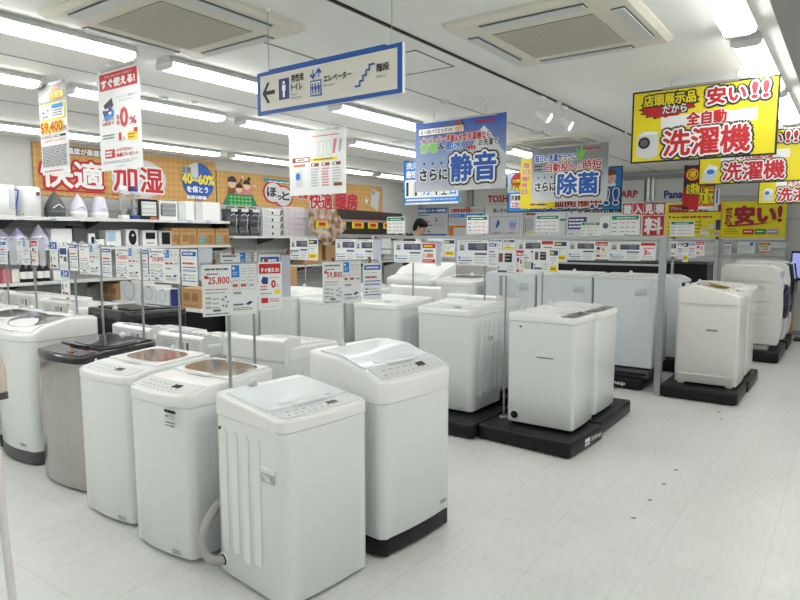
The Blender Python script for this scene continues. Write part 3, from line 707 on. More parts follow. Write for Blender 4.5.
def guide(S, w, h):
    S.rect(0, 0, 1, 1, PB, 0); S.rect(.028, .09, .972, .91, PCR, 1)
    # arrow
    S.rect(.055, .455, .145, .545, PK, 2); S.poly([(.045, .5), (.085, .74), (.105, .74), (.068, .5)], PK, 2); S.poly([(.045, .5), (.085, .26), (.105, .26), (.068, .5)], PK, 2)
    S.rect(.175, .28, .255, .76, PNV, 2); stick_man(S, .215, .33, .38, W2, 3)
    S.text('男性用', .272, .64, .36, .80, PK, 2, bold=.0012); S.text('トイレ', .272, .44, .352, .60, PK, 2, bold=.0012)
    S.text("Men's", .272, .335, .315, .385, PD, 2); S.text('Restroom', .272, .255, .345, .305, PD, 2)
    S.rect(.41, .23, .49, .58, PB, 2); S.rect(.417, .26, .483, .55, PCR, 3)
    for k in range(3): stick_man(S, .428 + .0215*k, .28, .24, PB, 4)
    for x, d in ((.43, -1), (.47, 1)):
        S.rect(x - .0035, .64, x + .0035, .82, PB, 2)
        y = .82 if d > 0 else .62
        S.poly([(x, y + d*.02), (x - .022, y - d*.09), (x - .012, y - d*.11), (x, y - d*.05), (x + .012, y - d*.11), (x + .022, y - d*.09)], PB, 3)
    S.text('エレベーター', .505, .50, .69, .64, PK, 2, bold=.0012); S.text('Elevator', .505, .40, .58, .455, PD, 2)
    pts = [(.715, .28), (.745, .28), (.745, .38), (.765, .38), (.765, .48), (.785, .48), (.785, .58), (.805, .58), (.805, .68), (.835, .68)]
    for (x0, y0), (x1, y1) in zip(pts, pts[1:]):
        if y0 == y1: S.rect(x0 - .004, y0 - .02, x1 + .004, y0 + .02, PB, 2)
        else: S.rect(x0 - .005, y0, x0 + .005, y1, PB, 3)
    S.text('階段', .85, .50, .925, .66, PK, 2, bold=.0012); S.text('Stairs', .85, .38, .905, .43, PD, 2)
hang('guide_sign', 'blue framed hanging guide sign with left arrow, toilet, elevator and stairs symbols', 'guide sign', 2.30, (257, 74), (402.5, 92.5), guide, wires=(.085, .93), t=.02)
def sugu(S, w, h):
    S.rect(.05, .80, .95, .965, PR, 0); S.text('お申し込みいただいた日から', .18, .92, .82, .945, W2, 1); S.text('すぐ使える!', .10, .825, .90, .905, W2, 1, bold=.004)
    S.poly([(.10, .60), (.32, .66), (.36, .56), (.16, .50)], PNV, 1); S.poly([(.13, .66), (.34, .72), (.37, .64), (.18, .58)], PK, 0); S.poly([(.15, .54), (.38, .60), (.38, .54), (.2, .495)], PSK, 2); S.rect(.16, .60, .26, .62, PG, 3); S.rect(.26, .56, .33, .585, W2, 3)
    S.text('クレジット機能付き', .46, .70, .93, .725, PD, 1); S.text('ポイントカード', .52, .665, .86, .69, PD, 1)
    S.text('分割払いは', .08, .50, .38, .525, PD, 1); S.text('36回まで', .08, .455, .38, .485, PR, 1, bold=.001)
    S.text('金', .44, .50, .50, .545, PR, 1, bold=.001); S.text('利', .44, .44, .50, .485, PR, 1, bold=.001); S.text('0', .53, .42, .70, .60, PR, 1, bold=.006); S.text('%', .74, .43, .90, .50, PR, 1, bold=.002)
    S.lines(.08, .31, .44, .37, 2, PD, 1); S.text('1', .48, .29, .53, .36, PR, 1, bold=.003); S.text('%', .56, .29, .64, .32, PR, 1); S.rect(.68, .28, .90, .36, PY, 1); S.lines(.70, .29, .88, .35, 2, PR, 2); S.rect(.84, .35, .92, .39, PR, 3)
    S.rect(.12, .125, .36, .21, PR, 1); S.lines(.14, .135, .34, .20, 2, W2, 2, fill=.6); S.text('2000円相当の', .40, .18, .78, .215, PR, 1); S.text('抽選プレゼント', .40, .13, .92, .165, PR, 1, bold=.001)
    S.lines(.08, .07, .92, .10, 2, PL, 1); S.rect(.40, .035, .60, .045, PLB, 1)
hang('hanging_poster', 'tall white hanging poster with red header and large red zero percent', 'poster', 2.40, (97, 73), (143, 167), sugu, wires=(.28, .62), t=.004)
def yen594(S, w, h):
    S.rect(0, .79, 1, 1, MG, 0); S.poly([(0, .86), (.6, .96), (1, .9), (1, .84), (.4, .80), (0, .82)], PL, 1); S.rect(.42, .82, .95, .90, PO, 2); S.text('お買得', .45, .825, .92, .895, PY, 3, bold=.002); S.rect(.5, .91, .78, .95, PO, 2); S.text('限定', .53, .915, .75, .945, PY, 3)
    S.rect(.04, .60, .96, .785, PY, 1); S.rect(.07, .615, .93, .77, W2, 2); S.rect(.48, .72, .90, .765, PSK, 3); S.disc(.18, .69, .05, PK, 3, ry=.012); S.disc(.34, .71, .04, PK, 3, ry=.01); S.lines(.14, .625, .40, .66, 1, PSK, 3, fill=.6); S.lines(.48, .63, .9, .71, 3, PD, 3)
    S.text('59,400', .05, .455, .84, .575, PR, 3, bold=.003, out=((.012, PY),)); S.text('円', .86, .46, .96, .51, PR, 4, bold=.001)
    S.rect(.06, .405, .42, .43, PK, 1); S.rect(.46, .405, .93, .43, PK, 1); S.lines(.08, .407, .92, .428, 1, W2, 2, fill=.5); S.text('32,800円', .12, .355, .45, .385, PR, 1); S.text('52,100円', .52, .355, .9, .385, PR, 1)
    S.rect(.04, .08, .96, .32, PG, 1); S.lines(.05, .085, .95, .315, 14, PD, 2, fill=.5, ragged=.05); S.lines(.1, .02, .9, .05, 1, PR, 1)
hang('hanging_poster', 'narrow hanging poster with orange 59,400 yen price and yellow bordered box', 'poster', 2.30, (38, 87), (70, 172), yen594, wires=(.60,), t=.004)
def leaf(S, w, h):
    S.rect(0, 0, 1, 1, PW, 0); S.lines(.08, .78, .34, .92, 3, PL, 1, fill=.5)
    S.rect(.06, .52, .38, .60, PBR, 1); S.rect(.12, .535, .36, .585, W2, 2); S.lines(.16, .545, .30, .575, 1, PBR, 3, fill=.7); S.rect(.08, .455, .30, .49, PO, 1); S.disc(.16, .30, .045, PSK, 2, ry=.06); S.poly([(.11, .14), (.12, .38), (.24, .41), (.25, .16), (.2, .12)], PG, 1)
    S.rect(.42, .90, .90, .915, PO, 1)
    for k, x in enumerate((.44, .55, .68)): S.frame(x, .60, x + .08, .82, .004, PL, 1)
    S.poly([(.78, .62), (.80, .84), (.86, .84), (.82, .62)], PPK, 1); S.poly([(.88, .64), (.90, .84), (.95, .82), (.92, .64)], PL, 1)
    S.rect(.40, .52, .86, .57, PY, 1); S.lines(.46, .53, .80, .56, 1, PBR, 2, fill=.6)
    for k in range(3):
        S.rect(.40 + .19*k, .44, .54 + .19*k, .49, PBR, 1); S.rect(.42 + .19*k, .45, .46 + .19*k, .48, W2, 2)
        S.lines(.40 + .19*k, .12, .54 + .19*k, .42, 7, (PL, PPK, PL)[k], 1, fill=.5)
    S.rect(.80, .12, .94, .17, PBR, 2)
    S.poly([(0, 1), (.0, .93), (.10, 1)], PG, 3)
hang('hanging_poster', 'white hanging product chart with yellow strip and small brown labels', 'poster', 4.90, (289, 134), (346, 193), leaf, wires=(.14, .72), t=.004)
SKYG = grad('silence_sky_print', [(0, (.50, .52, .56)), (.35, (.30, .38, .56)), (1, (.02, .09, .42))], 'Z', .63)
def face(S, x, y, r, hair, L=4):
    k = S.w / S.h; S.disc(x, y, r, SKINP, L, n=20); S.disc(x, y + r*k*.35, r*1.08, hair, L + 1, n=20, a0=10, a1=170)
    for dx in (-.35, .35): S.disc(x + r*dx, y - r*k*.1, r*.1, PK, L + 2, n=8)
    S.rect(x - r*.25, y - r*k*.55, x + r*.25, y - r*k*.48, PR, L + 2)
SKINP = mat('ink_skin', (.75, .50, .36), .6)
def seion(S, w, h):
    S.rect(0, 0, 1, 1, SKYG, 0)
    S.poly([(.45, .0), (.50, .45), (.66, .62), (.72, .80), (.77, .86), (.83, .78), (.93, .58), (1, .45), (1, 0)], PG, 1)
    S.poly([(.70, .72), (.77, .86), (.85, .74), (.80, .66), (.76, .72)], W2, 1.5)
    S.rect(.04, .80, .56, .91, PK, 2); S.rect(.045, .81, .555, .90, W2, 3); S.text('えっ!比べてビックリ!!', .07, .825, .43, .885, PK, 4, bold=.0012); face(S, .50, .875, .045, PBR, 5)
    S.lines(.68, .90, .95, .94, 1, PR, 2, fill=.8)
    S.text('インバーター搭載&大型洗濯機なら', .06, .68, .84, .785, PR, 3, bold=.002, out=((.006, W2),))
    S.text('節電', .07, .56, .26, .69, PLG, 4, bold=.003, out=((.008, W2),)); S.text('&', .28, .59, .34, .68, PK, 4, bold=.002, out=((.007, W2),)); S.text('節水', .36, .57, .54, .69, PSK, 4, bold=.003, out=((.008, W2),))
    S.text('お洗濯で', .72, .59, .92, .68, PK, 4, bold=.0015, out=((.007, W2),))
    S.text('さらに', .06, .16, .38, .32, PK, 4, bold=.005, out=((.012, W2),))
    for k in range(3): S.disc(.11 + .10*k, .40, .012, PK, 4, n=10)
    S.text('静音', .42, .13, .90, .50, PB, 4, bold=.008, out=((.042, PK), (.026, W2)))
    for k in range(3): S.poly([(.60 + .03*k, .60), (.63 + .03*k, .60), (.625 + .03*k, .52)], PR, 6)
hang('hanging_sign', 'blue sky hanging sign with snowy peak and big blue lettering outlined black', 'sign', 5.0, (415.5, 123.5), (505.5, 188), seion, wires=(.22, .78), t=.005)
def calb(S, w, h):
    S.rect(0, 0, 1, 1, PSK, 0); S.rect(.03, .0, .97, .04, W2, 1)
    S.text('洗濯機は', .05, .80, .55, .95, W2, 1, bold=.003); S.text('最短日でお届け', .05, .60, .75, .76, W2, 1, bold=.003)
    S.rect(.03, .15, .97, .56, W2, 1)
    for k in range(1, 6): S.rect(.03 + .155*k, .15, .035 + .155*k, .56, PLB, 2)
    for k, (c, m) in enumerate((('1', PK), ('1', PK), ('月', PSK), ('4', PK), ('土', PK), ('日', PSK))): S.text(c, .06 + .155*k, .20, .06 + .155*k + (.035 if c == '1' else .10), .50 - .10*(k > 3), m, 3, bold=.003)
    S.rect(.05, .08, .5, .12, W2, 1); S.lines(.5, .08, .95, .12, 1, PLB, 1, fill=.8)
    S.poly([(.0, .26), (-.03, .32), (.0, .38)], PGN, 1)
hang('hanging_sign', 'blue delivery date board with handwritten calendar boxes behind the silence sign', 'sign', 7.35, (403.5, 161), (460, 203), calb, wires=(.2, .8), t=.005)
GRG = grad('laundry_room_print', [(0, (.55, .56, .55)), (.4, (.42, .47, .52)), (.75, (.25, .28, .30)), (1, (.18, .20, .22))], 'Z', .6)
def jok(S, w, h):
    S.rect(0, 0, 1, 1, GRG, 0)
    for k in range(5): S.rect(.12 + .03*k, .83, .125 + .03*k, .97, PD, 1)
    S.rect(.72, .70, .98, .99, MG, .6)
    for (a, b) in (((.62, .72), (.60, .98)), ((.64, .72), (.70, .95)), ((.63, .72), (.66, 1.0))): S.poly([(a[0], a[1]), (b[0], b[1]), (b[0] + .025, b[1] - .06), (a[0] + .02, a[1])], PLG, 2)
    S.rect(.05, .73, .60, .83, PY, 2); S.text('毎日の洗濯がラクに', .05, .73, .60, .86, PB, 3, bold=.003, out=((.009, W2),))
    S.lines(.68, .90, .96, .94, 1, PR, 2, fill=.8)
    S.frame(.04, .56, .19, .70, .005, PK, 2); S.lines(.05, .57, .18, .69, 2, PK, 2, fill=.5)
    S.text('自動投入', .21, .54, .60, .70, PR, 4, bold=.003, out=((.010, W2),)); S.text('&', .62, .56, .67, .66, PR, 4, out=((.008, W2),)); S.text('時短', .69, .55, .92, .72, PR, 4, bold=.003, out=((.010, W2),))
    S.text('さらに', .06, .20, .34, .36, PK, 4, bold=.005, out=((.014, W2),))
    for k in range(3): S.disc(.10 + .09*k, .45, .012, PK, 4, n=10)
    S.text('除菌', .37, .13, .88, .50, PB, 4, bold=.009, out=((.048, PK), (.030, W2)))
hang('hanging_sign', 'grey laundry room hanging sign with green plant and big blue lettering outlined black', 'sign', 7.30, (532, 148.5), (607, 200), jok, wires=(.2, .8), t=.005)
def blub(S, w, h):
    S.rect(0, 0, 1, 1, PK, 0); S.rect(.01, .025, .99, .975, PSK, 1)
    S.rect(.0, .5, .12, .97, PLB, 1.5); S.disc(.10, .78, .07, PR, 2); S.text('大特価', .045, .74, .155, .83, PY, 3, bold=.002, out=((.008, PK),)); S.text('ドラム式', .03, .54, .13, .68, PY, 3, bold=.003, out=((.008, PK),)); S.rect(.03, .12, .17, .46, W2, 2); S.text('洗濯機', .035, .30, .13, .43, PK, 3, bold=.002); S.text('2台', .04, .14, .11, .28, PR, 3, bold=.002); S.text('限定', .12, .15, .165, .26, PK, 3)
    S.text('大特価開催中', .20, .10, .84, .36, PR, 3, bold=.004, out=((.035, PK), (.022, W2)))
    S.text('!!', .86, .14, .97, .48, PB, 3, bold=.009, out=((.035, PK), (.022, W2)))
    face(S, .90, .74, .05, PBR, 3); S.poly([(.85, .55), (.95, .55), (.94, .66), (.86, .66)], W2, 2.5)
    S.lines(.3, .03, .97, .07, 1, W2, 3, fill=.5)
hang('hanging_sign', 'wide blue hanging sign with white outlined lettering behind the grey sanitising sign', 'sign', 7.65, (508, 173), (621.5, 210), blub, wires=(.15, .85), t=.006)
def yelb(S, w, h):
    S.rect(0, 0, 1, 1, PY, 0)
    for k, c in enumerate('毎日が'): S.text(c, .08, .80 - .13*k, .26, .90 - .13*k, PPK, 1, bold=.003, out=((.005, W2),))
    for k, c in enumerate('特売日'): S.text(c, .04, .55 - .13*k, .2, .64 - .13*k, PPK, 1, bold=.003, out=((.005, W2),))
    S.rect(.3, .06, .45, .10, PR, 1); S.rect(.48, .06, .75, .09, PNV, 1)
hang('hanging_sign', 'yellow poster with pink side lettering hanging between the grey and blue signs', 'sign', 7.50, (521, 158.5), (555, 208), yelb, wires=(.3, .7), t=.004)
def yasui(kind):
    def f(S, w, h):
        S.rect(0, 0, 1, 1, PK, 0); S.rect(.014, .026, .986, .974, PY, 1)
        # starburst
        pts = []; n = 34
        for k in range(n):
            a = 2*PI*k/n; r = 1 if k % 2 else .84
            pts.append((.27 + .225*r*math.cos(a), .775 + .185*r*math.sin(a) + .03*math.cos(a)))
        S.poly(pts, PK, 2); S.poly([(.27 + (x-.27)*.93, .775 + (y-.775)*.93) for x, y in pts], PR, 3)
        if kind != 'far':
            S.text('店頭展示品', .09, .78, .46, .93, PY, 4, bold=.003, out=((.014, PK),)); S.text('だから', .23, .66, .40, .77, W2, 4, bold=.002, out=((.007, PK), ))
            S.text('安い', .54, .72, .79, .93, PR, 4, bold=.005, out=((.030, PK), (.017, W2))); S.text('!!', .83, .74, .93, .94, PR, 4, bold=.006, out=((.030, PK), (.017, W2)))
        S.rect(.22, .46, .87, .62, W2, 2)
        if kind == 'near': S.text('全自動', .405, .47, .67, .64, PR, 4, bold=.004, out=((.009, W2),))
        else: S.text('ドラム式&大型', .36, .47, .72, .58, PR, 4, bold=.003, out=((.007, W2),))
        S.text('洗濯機', .245, .075, .83, .42, PR, 4, bold=.006, out=((.033, PK), (.019, W2)))
        # little appliance drawing
        if kind == 'near':
            S.poly([(.045, .38), (.045, .09), (.15, .05), (.205, .10), (.205, .42), (.10, .44)], PG, 2); S.poly([(.045, .38), (.10, .44), (.205, .42), (.19, .39)], W2, 3); S.disc(.10, .28, .045, PK, 3); S.disc(.10, .28, .028, PD, 4)
        elif kind == 'mid':
            S.poly([(.05, .26), (.03, .10), (.12, .04), (.17, .08), (.205, .34), (.11, .42)], PG, 2); S.poly([(.05, .26), (.11, .42), (.205, .34), (.14, .2)], W2, 3); S.disc(.125, .26, .04, PSK, 4, ry=.05)
        else:
            S.poly([(.06, .08), (.06, .38), (.19, .38), (.19, .08)], PG, 2); S.poly([(.06, .3), (.10, .42), (.19, .40), (.19, .3)], W2, 3); S.disc(.115, .30, .03, PSK, 4, ry=.05)
    return f
def yell(label, X, y0, z0, kind, w=.965, h=.53):
    o = empty('hanging_sign', (X, y0, z0), R90, label, 'sign', 'yellow sale boards')
    S = Sheet(w, h, PW, .006, sd=.0012); yasui(kind)(S, w, h); S.build('board', o)
    for u in (.28, .72):
        q = MB(); q.tube([(u*w, .003, h - .01), (u*w, .003, CEIL - z0 - .005)], .0022, ALU, 6); q.build('wire', o)
        q = MB(); q.box(u*w - .02, -.004, CEIL - z0 - .012, u*w + .02, .01, CEIL - z0 - .001, W2); q.build('ceiling_hook', o)
    q = MB(); q.box(.22*w, -.004, h - .008, .74*w, .012, h + .008, ALU); q.build('top_rail', o)
yell('nearest yellow board with black border, red lettering and drum washer drawing', 5.0, 1.43, 2.148, 'near')
yell('second yellow board behind the nearest, with blue lidded washer drawing', 7.5, 1.42, 2.146, 'mid')
yell('farthest of the three yellow boards, lowest and smallest at the right edge', 10.3, 1.155, 2.045, 'far')
# small black, red and yellow bargain sign
def okai(S, w, h):
    S.rect(0, 0, 1, 1, PK, 0); pts = []
    for k in range(28):
        a = 2*PI*k/28; r = 1 if k % 2 else .82; pts.append((.42 + .5*r*math.cos(a), .28 + .34*r*math.sin(a)))
    S.poly(pts, PR, 1); S.disc(.28, .78, .24, PR, 1); S.disc(.28, .78, .19, PY, 2); S.disc(.28, .78, .15, PR, 3); S.text('得', .18, .71, .38, .85, PY, 4, bold=.003)
    S.text('お買得', .10, .34, .52, .58, PY, 3, bold=.004, out=((.012, PK),)); S.rect(.50, .06, .98, .50, PO, 2); S.text('大還元', .52, .12, .96, .46, PY, 4, bold=.004, out=((.012, PK),)); S.rect(.5, 0, 1, .06, W2, 5)
hang('hanging_sign', 'small black sign with red starburst and yellow lettering below the yellow boards', 'sign', 9.0, (684.5, 165), (714, 209), okai, wires=(.3, .7), t=.005)
def whb(S, w, h): S.rect(.35, .1, .7, .9, PB, 1)
hang('hanging_sign', 'narrow white strip sign right of the red starburst sign', 'sign', 9.3, (715, 188), (719, 205), whb, wires=(.5,), t=.004)
# ================================================================== shop name letters and wall boards
def wall_text(name, s_, X, tl, br, m, label):
    a = at_x(*tl, X); b = at_x(*br, X); S = Sheet(a.y - b.y, a.z - b.z, None, sd=.002); S.text(s_, 0, 0, 1, 1, m, 0, bold=.008)
    tag(S.build(name, None, (X, a.y, b.z), (0, 0, R90)), label, 'sign')
wall_text('maker_name', 'TOSHIBA', 11.815, (488, 196), (520, 201.3), PDR, 'dark red maker lettering on the upper back wall, left of the blue sign')
wall_text('maker_name', 'SHARP', 11.815, (610, 191.5), (637.5, 197), PDR, 'dark red maker lettering on the upper back wall, right of the blue sign')
wall_text('maker_name', 'Panasonic', 11.815, (664.5, 191), (704, 197), PNV, 'navy blue maker lettering on the upper back wall near the yellow boards')
def wboard(label, tl, br, build, X=11.78, back=PANELG, name='wall_poster', cat='poster', group=None):
    a = at_x(*tl, X); b = at_x(*br, X); w = a.y - b.y; h = a.z - b.z
    S = Sheet(w, h, back, .03, sd=.003); build(S, w, h)
    return tag(S.build(name, None, (X, a.y, b.z), (0, 0, R90)), label, cat, group)
def p1(S, w, h):
    S.rect(.02, .80, .98, .98, PB, 0); S.text('長期保証 メーカー比較検証', .05, .84, .95, .94, W2, 1, bold=.003); S.lines(.04, .70, .46, .76, 1, PNV, 1); S.lines(.56, .62, .95, .66, 1, PR, 1); S.lines(.08, .45, .52, .55, 2, PR, 1, fill=.5); S.rect(.08, .36, .55, .39, PNV, 1); S.lines(.58, .3, .95, .55, 4, PL, 1); S.disc(.66, .56, .03, PNV, 1); S.disc(.42, .16, .03, PNV, 1); S.rect(.02, .02, .98, .07, PB, 1)
def p2(S, w, h):
    S.text('大型家電 延長サービス', .05, .82, .75, .95, PR, 1, bold=.004); S.text('ガイド', .78, .82, .96, .95, PK, 1); S.rect(.02, .64, .47, .76, PSK, 1); S.rect(.50, .64, .98, .76, PSK, 1); S.lines(.05, .67, .44, .73, 1, W2, 2); S.lines(.53, .67, .94, .73, 1, W2, 2); S.rect(.02, .02, .14, .36, PO, 1); S.rect(.02, .30, .5, .36, PO, 1); S.lines(.05, .42, .9, .60, 3, PL, 1)
def p3(S, w, h):
    S.text('洗い方の比較', .22, .78, .78, .92, PK, 1, bold=.002); S.lines(.03, .92, .4, .97, 1, PL, 1); S.frame(.14, .08, .92, .66, .01, PPU, 1)
    S.poly([(.33, .22), (.22, .40), (.33, .56), (.45, .42)], PLB, 2); S.poly([(.30, .30), (.36, .52), (.40, .48), (.34, .28)], PK, 3); S.poly([(.62, .54), (.86, .54), (.82, .24), (.74, .18), (.66, .24)], PLB, 2); S.poly([(.64, .44), (.84, .44), (.80, .26), (.68, .26)], PPU, 3); S.lines(.24, .10, .44, .15, 1, PR, 2); S.lines(.62, .10, .82, .15, 1, PR, 2)
def p4(S, w, h):
    S.lines(.05, .86, .6, .92, 1, PR, 1); S.rect(.04, .70, .28, .76, PBR, 1); S.rect(.03, .14, .06, .60, MG, 1); S.lines(.08, .2, .25, .62, 6, MG, 1, fill=.5); S.rect(.02, .08, .28, .13, PY, 1); S.rect(.84, .50, 1, .56, PGN, 2); S.rect(.72, .88, .84, .95, PR, 1)
def p5(S, w, h):
    S.text('ドラム式洗濯機', .05, .72, .58, .92, PK, 1, bold=.006)
    S.rect(.02, .24, .22, .60, PNV, 1)
    S.lines(.03, .27, .20, .57, 3, W2, 2, fill=.5); S.poly([(.36, .10), (.36, .56), (.40, .62), (.46, .62), (.46, .10)], W2, 2); S.disc(.42, .34, .03, PD, 3); S.rect(.34, .06, .35, .3, PO, 2); S.lines(.02, .08, .1, .14, 1, PR, 1)
    for k, c in enumerate('搬入見積'):
        x = .59 + .103*k; S.rect(x, .63, x + .095, .96, PR, 1); S.text(c, x + .010, .67, x + .085, .92, W2, 2, bold=.008)
    S.rect(.62, .04, .77, .60, PR, 1); S.text('無', .64, .10, .75, .52, W2, 2, bold=.008); S.rect(.79, .04, .99, .60, PR, 1); S.text('料', .81, .10, .97, .54, W2, 2, bold=.012)
def p6(S, w, h):
    S.rect(.06, .72, .98, .94, PDR, 1); S.text('アウトレット品', .10, .78, .38, .88, W2, 2); S.text('安さの理由', .42, .75, .92, .92, W2, 2, bold=.006, out=((.012, PK),)); S.disc(.08, .60, .018, PK, 1); S.lines(.13, .55, .9, .62, 1, PDR, 1, fill=.6)
    for k in range(4): S.rect(.06, .40 - .11*k, .075, .44 - .11*k, PK, 1)
    S.lines(.52, .12, .66, .5, 4, PBR, 1, fill=.3); S.rect(.90, .22, .98, .50, PNV, 1); S.disc(.82, .32, .05, PG, 1); S.disc(.70, .20, .06, PG, 1, ry=.06); S.rect(.64, .1, .8, .16, W2, 1); S.disc(.92, .12, .05, PPU, 1, ry=.05)
def p7(S, w, h):
    for k, c in enumerate('だから'): S.text(c, .06, .68 - .17*k, .17, .83 - .17*k, PDR, 1, bold=.006)
    S.text('安い', .22, .40, .84, .86, PDR, 1, bold=.020); S.text('!', .88, .44, .93, .84, PDR, 1, bold=.012); S.poly([(.10, .30), (.12, .36), (.80, .42), (.60, .36)], PDR, 1)
    S.lines(.05, .10, .30, .26, 3, PD, 1, fill=.3)
    for k, m in enumerate((PR, PGN, PPU)): S.rect(.35 + .19*k, .10, .52 + .19*k, .24, m, 1); S.lines(.37 + .19*k, .13, .5 + .19*k, .22, 1, W2, 2)
wboard('grey wall poster with blue heading behind the person', (416, 208), (447.5, 236), p1)
wboard('grey wall poster with red heading and two blue tabs', (449, 207.5), (483.5, 236), p2)
wboard('grey wall poster comparing two washing drums', (485, 206.5), (523, 236), p3)
wboard('grey wall poster with yellow underline left of the long drum washer board', (524.5, 206), (565.5, 236.5), p4)
wboard('long white and red board with large white characters, left of the yellow boards', (567, 204), (664.5, 237.5), p5, back=PG)
wboard('yellow wall board with dark red heading strip', (666, 203), (721, 238), p6, back=PY)
wboard('yellow wall board with big dark red lettering, rightmost on the back wall', (722.5, 202), (785, 238), p7, back=PY)
# ================================================================== left wall banners
YW = 7.96
def banner(label, x0, x1, z0, z1, fn):
    S = Sheet(x1 - x0, z1 - z0, GING, .02, sd=.003); fn(S, x1 - x0, z1 - z0); return tag(S.build('wall_banner', None, (x0, YW, z0), (0, 0, 0)), label, 'banner', 'orange gingham banners')
def b1(S, w, h):
    S.text('室内は温度が最重要です', .06, .84, .40, .96, W2, 1, bold=.004, out=((.016, PBR),))
    S.text('快適', .03, .17, .32, .70, W2, 2, bold=.010, out=((.042, PR),)); S.rect(.03, .09, .33, .12, PR, 1)
    S.disc(.52, .46, .155, PG, 1, ry=.42); S.text('加湿', .375, .17, .65, .70, PR, 3, bold=.010, out=((.034, W2),)); S.rect(.36, .07, .52, .095, PR, 1)
    S.disc(.88, .50, .105, PG, 1, ry=.44); S.disc(.88, .50, .105, PB, 2, ry=.44, a0=-200, a1=90)
    S.text('湿度', .765, .68, .83, .82, PB, 4, bold=.003, out=((.012, PY),)); S.text('40~60%', .77, .44, .985, .66, PY, 4, bold=.008, out=((.018, PB),)); S.text('を保とう', .80, .24, .94, .38, W2, 4, bold=.004, out=((.010, PB),)); S.lines(.80, .08, .95, .17, 1, W2, 4, fill=.9)
banner('orange gingham banner with big white and red characters and a blue pie chart', 3.60, 6.23, 2.09, 2.715, b1)
def b2(S, w, h):
    # family around a quilted table
    S.poly([(.022, .08), (.05, .42), (.165, .42), (.195, .06), (.10, .02)], PGN, 1)
    for k in range(6):
        for j in range(3): S.poly([(.055 + .018*k, .12 + .10*j), (.063 + .018*k, .16 + .10*j), (.071 + .018*k, .12 + .10*j), (.063 + .018*k, .08 + .10*j)], PLG, 2)
    for x, y, r, c in ((.068, .70, .020, PBR), (.10, .55, .016, PPK), (.138, .66, .017, PPK)):
        S.poly([(x - .022, .40), (x - .014, y - .08), (x + .014, y - .08), (x + .022, .40)], c, 2); S.disc(x, y, r, SKINP, 3, n=18); S.disc(x, y + .02, r*1.08, PK, 4, n=16, a0=0, a1=180)
    S.poly([(.085, .56), (.113, .84), (.120, .82), (.098, .54)], PBR, 2); S.disc(.119, .87, .006, SKINP, 3, n=10); S.poly([(.15, .50), (.172, .62), (.177, .60), (.16, .46)], PPK, 2); S.disc(.177, .66, .006, SKINP, 3, n=10); S.disc(.150, .84, .008, PK, 3, n=10)
    S.poly([(.215, .92), (.36, .90), (.50, .86), (.50, .74), (.36, .79), (.22, .80), (.228, .86)], TEAL, 1); S.lines(.25, .80, .46, .86, 1, W2, 2, fill=.5)
    S.disc(.275, .52, .055, PR, 1, ry=.33); S.disc(.33, .42, .055, PR, 1, ry=.33); S.disc(.275, .52, .046, PG, 2, ry=.28); S.disc(.33, .42, .046, PG, 2, ry=.28)
    S.text('ほ', .242, .40, .290, .66, PK, 3, bold=.007); S.text('っ', .296, .32, .318, .44, PK, 3, bold=.006); S.text('と', .322, .32, .362, .56, PK, 3, bold=.007)
    S.text('お部屋', .385, .40, .47, .62, PR, 2, bold=.006, out=((.016, W2),))
    S.text('快適', .48, .10, .625, .60, PR, 3, bold=.010, out=((.030, W2),)); S.text('暖房', .65, .14, .80, .66, PR, 3, bold=.010, out=((.026, PPK),)); S.rect(.47, .04, .80, .06, PR, 2)
    S.poly([(.90, .30), (.915, .90), (.975, .80), (.96, .12)], PG, 2); S.disc(.925, .78, .010, MG, 3, n=10); S.poly([(.86, .44), (.868, .62), (.875, .5), (.89, .56), (.88, .44), (.87, .34)], W2, 2)
banner('orange gingham banner with cartoon family at a quilted table and heart badge', 6.25, 10.42, 2.03, 2.60, b2)
# ================================================================== shelving along the left wall
def shelf_run(label, x0, x1, zs, y0=7.50, y1=7.93, name='shelving'):
    o = empty(name, (x0, y0, 0), 0, label, 'shelf')
    L = x1 - x0
    for z in zs:
        q = MB(); q.box(0, .0, z - .028, L, y1 - y0, z, SHELFW); q.box(0, -.008, z - .034, L, .0, z, SHELFW); q.build('shelf_board', o)
    q = MB(); q.box(0, y1 - y0, .0, L, y1 - y0 + .02, 2.08 if name == 'shelving' else 2.0, PEG)
    for k in range(26): q.box(0, y1 - y0 - .004, .2 + .07*k, L, y1 - y0, .206 + .07*k, PG)
    q.build('back_panel', o)
    n = max(1, int(round(L/.90)))
    for k in range(n + 1):
        x = L*k/n; q = MB(); q.box(max(x - .015, 0), y1 - y0 - .03, 0, min(x + .015, L), y1 - y0 - .004, 2.05, SHELF); q.build('upright', o)
        for z in zs:
            q = MB(); q.prism([(y1 - y0 - .03, z - .03), (.05, z - .03), (.05, z - .05), (y1 - y0 - .03, z - .14)], min(max(x - .008, 0), L - .016), min(max(x + .008, .016), L), DKG, 'x'); q.build('bracket', o)
    q = MB(); q.box(0, .0, 0, L, y1 - y0, .12, MG); q.build('kick_board', o)
    return o
shelf_run('grey wall shelving with white boards holding humidifiers and heaters', 2.2, 6.10, (1.815, 1.47, 1.08, .62))
shelf_run('dark wall shelving with boxed bedding below the family banner', 6.125, 10.4, (1.60, 1.12, .62), y0=7.45)
def put(px, z, y=7.60):
    d = ray(px, 230); t = y / d.y; return d.x*t   # X of an item seen at that column on the shelf line
def label_strip(px0, px1, z, lab, blue=False, y=7.49):
    x0, x1 = put(px0, z, y), put(px1, z, y); S = Sheet(x1 - x0, .045, PW, .002); S.lines(.05, .1, .95, .9, 2, PL, 0, fill=.4)
    if blue: S.rect(.02, .15, .3, .95, PB, 1)
    tag(S.build('shelf_label', None, (x0, y, z - .022), (math.radians(-12), 0, 0)), lab, 'price label', 'shelf edge labels on the top shelf')
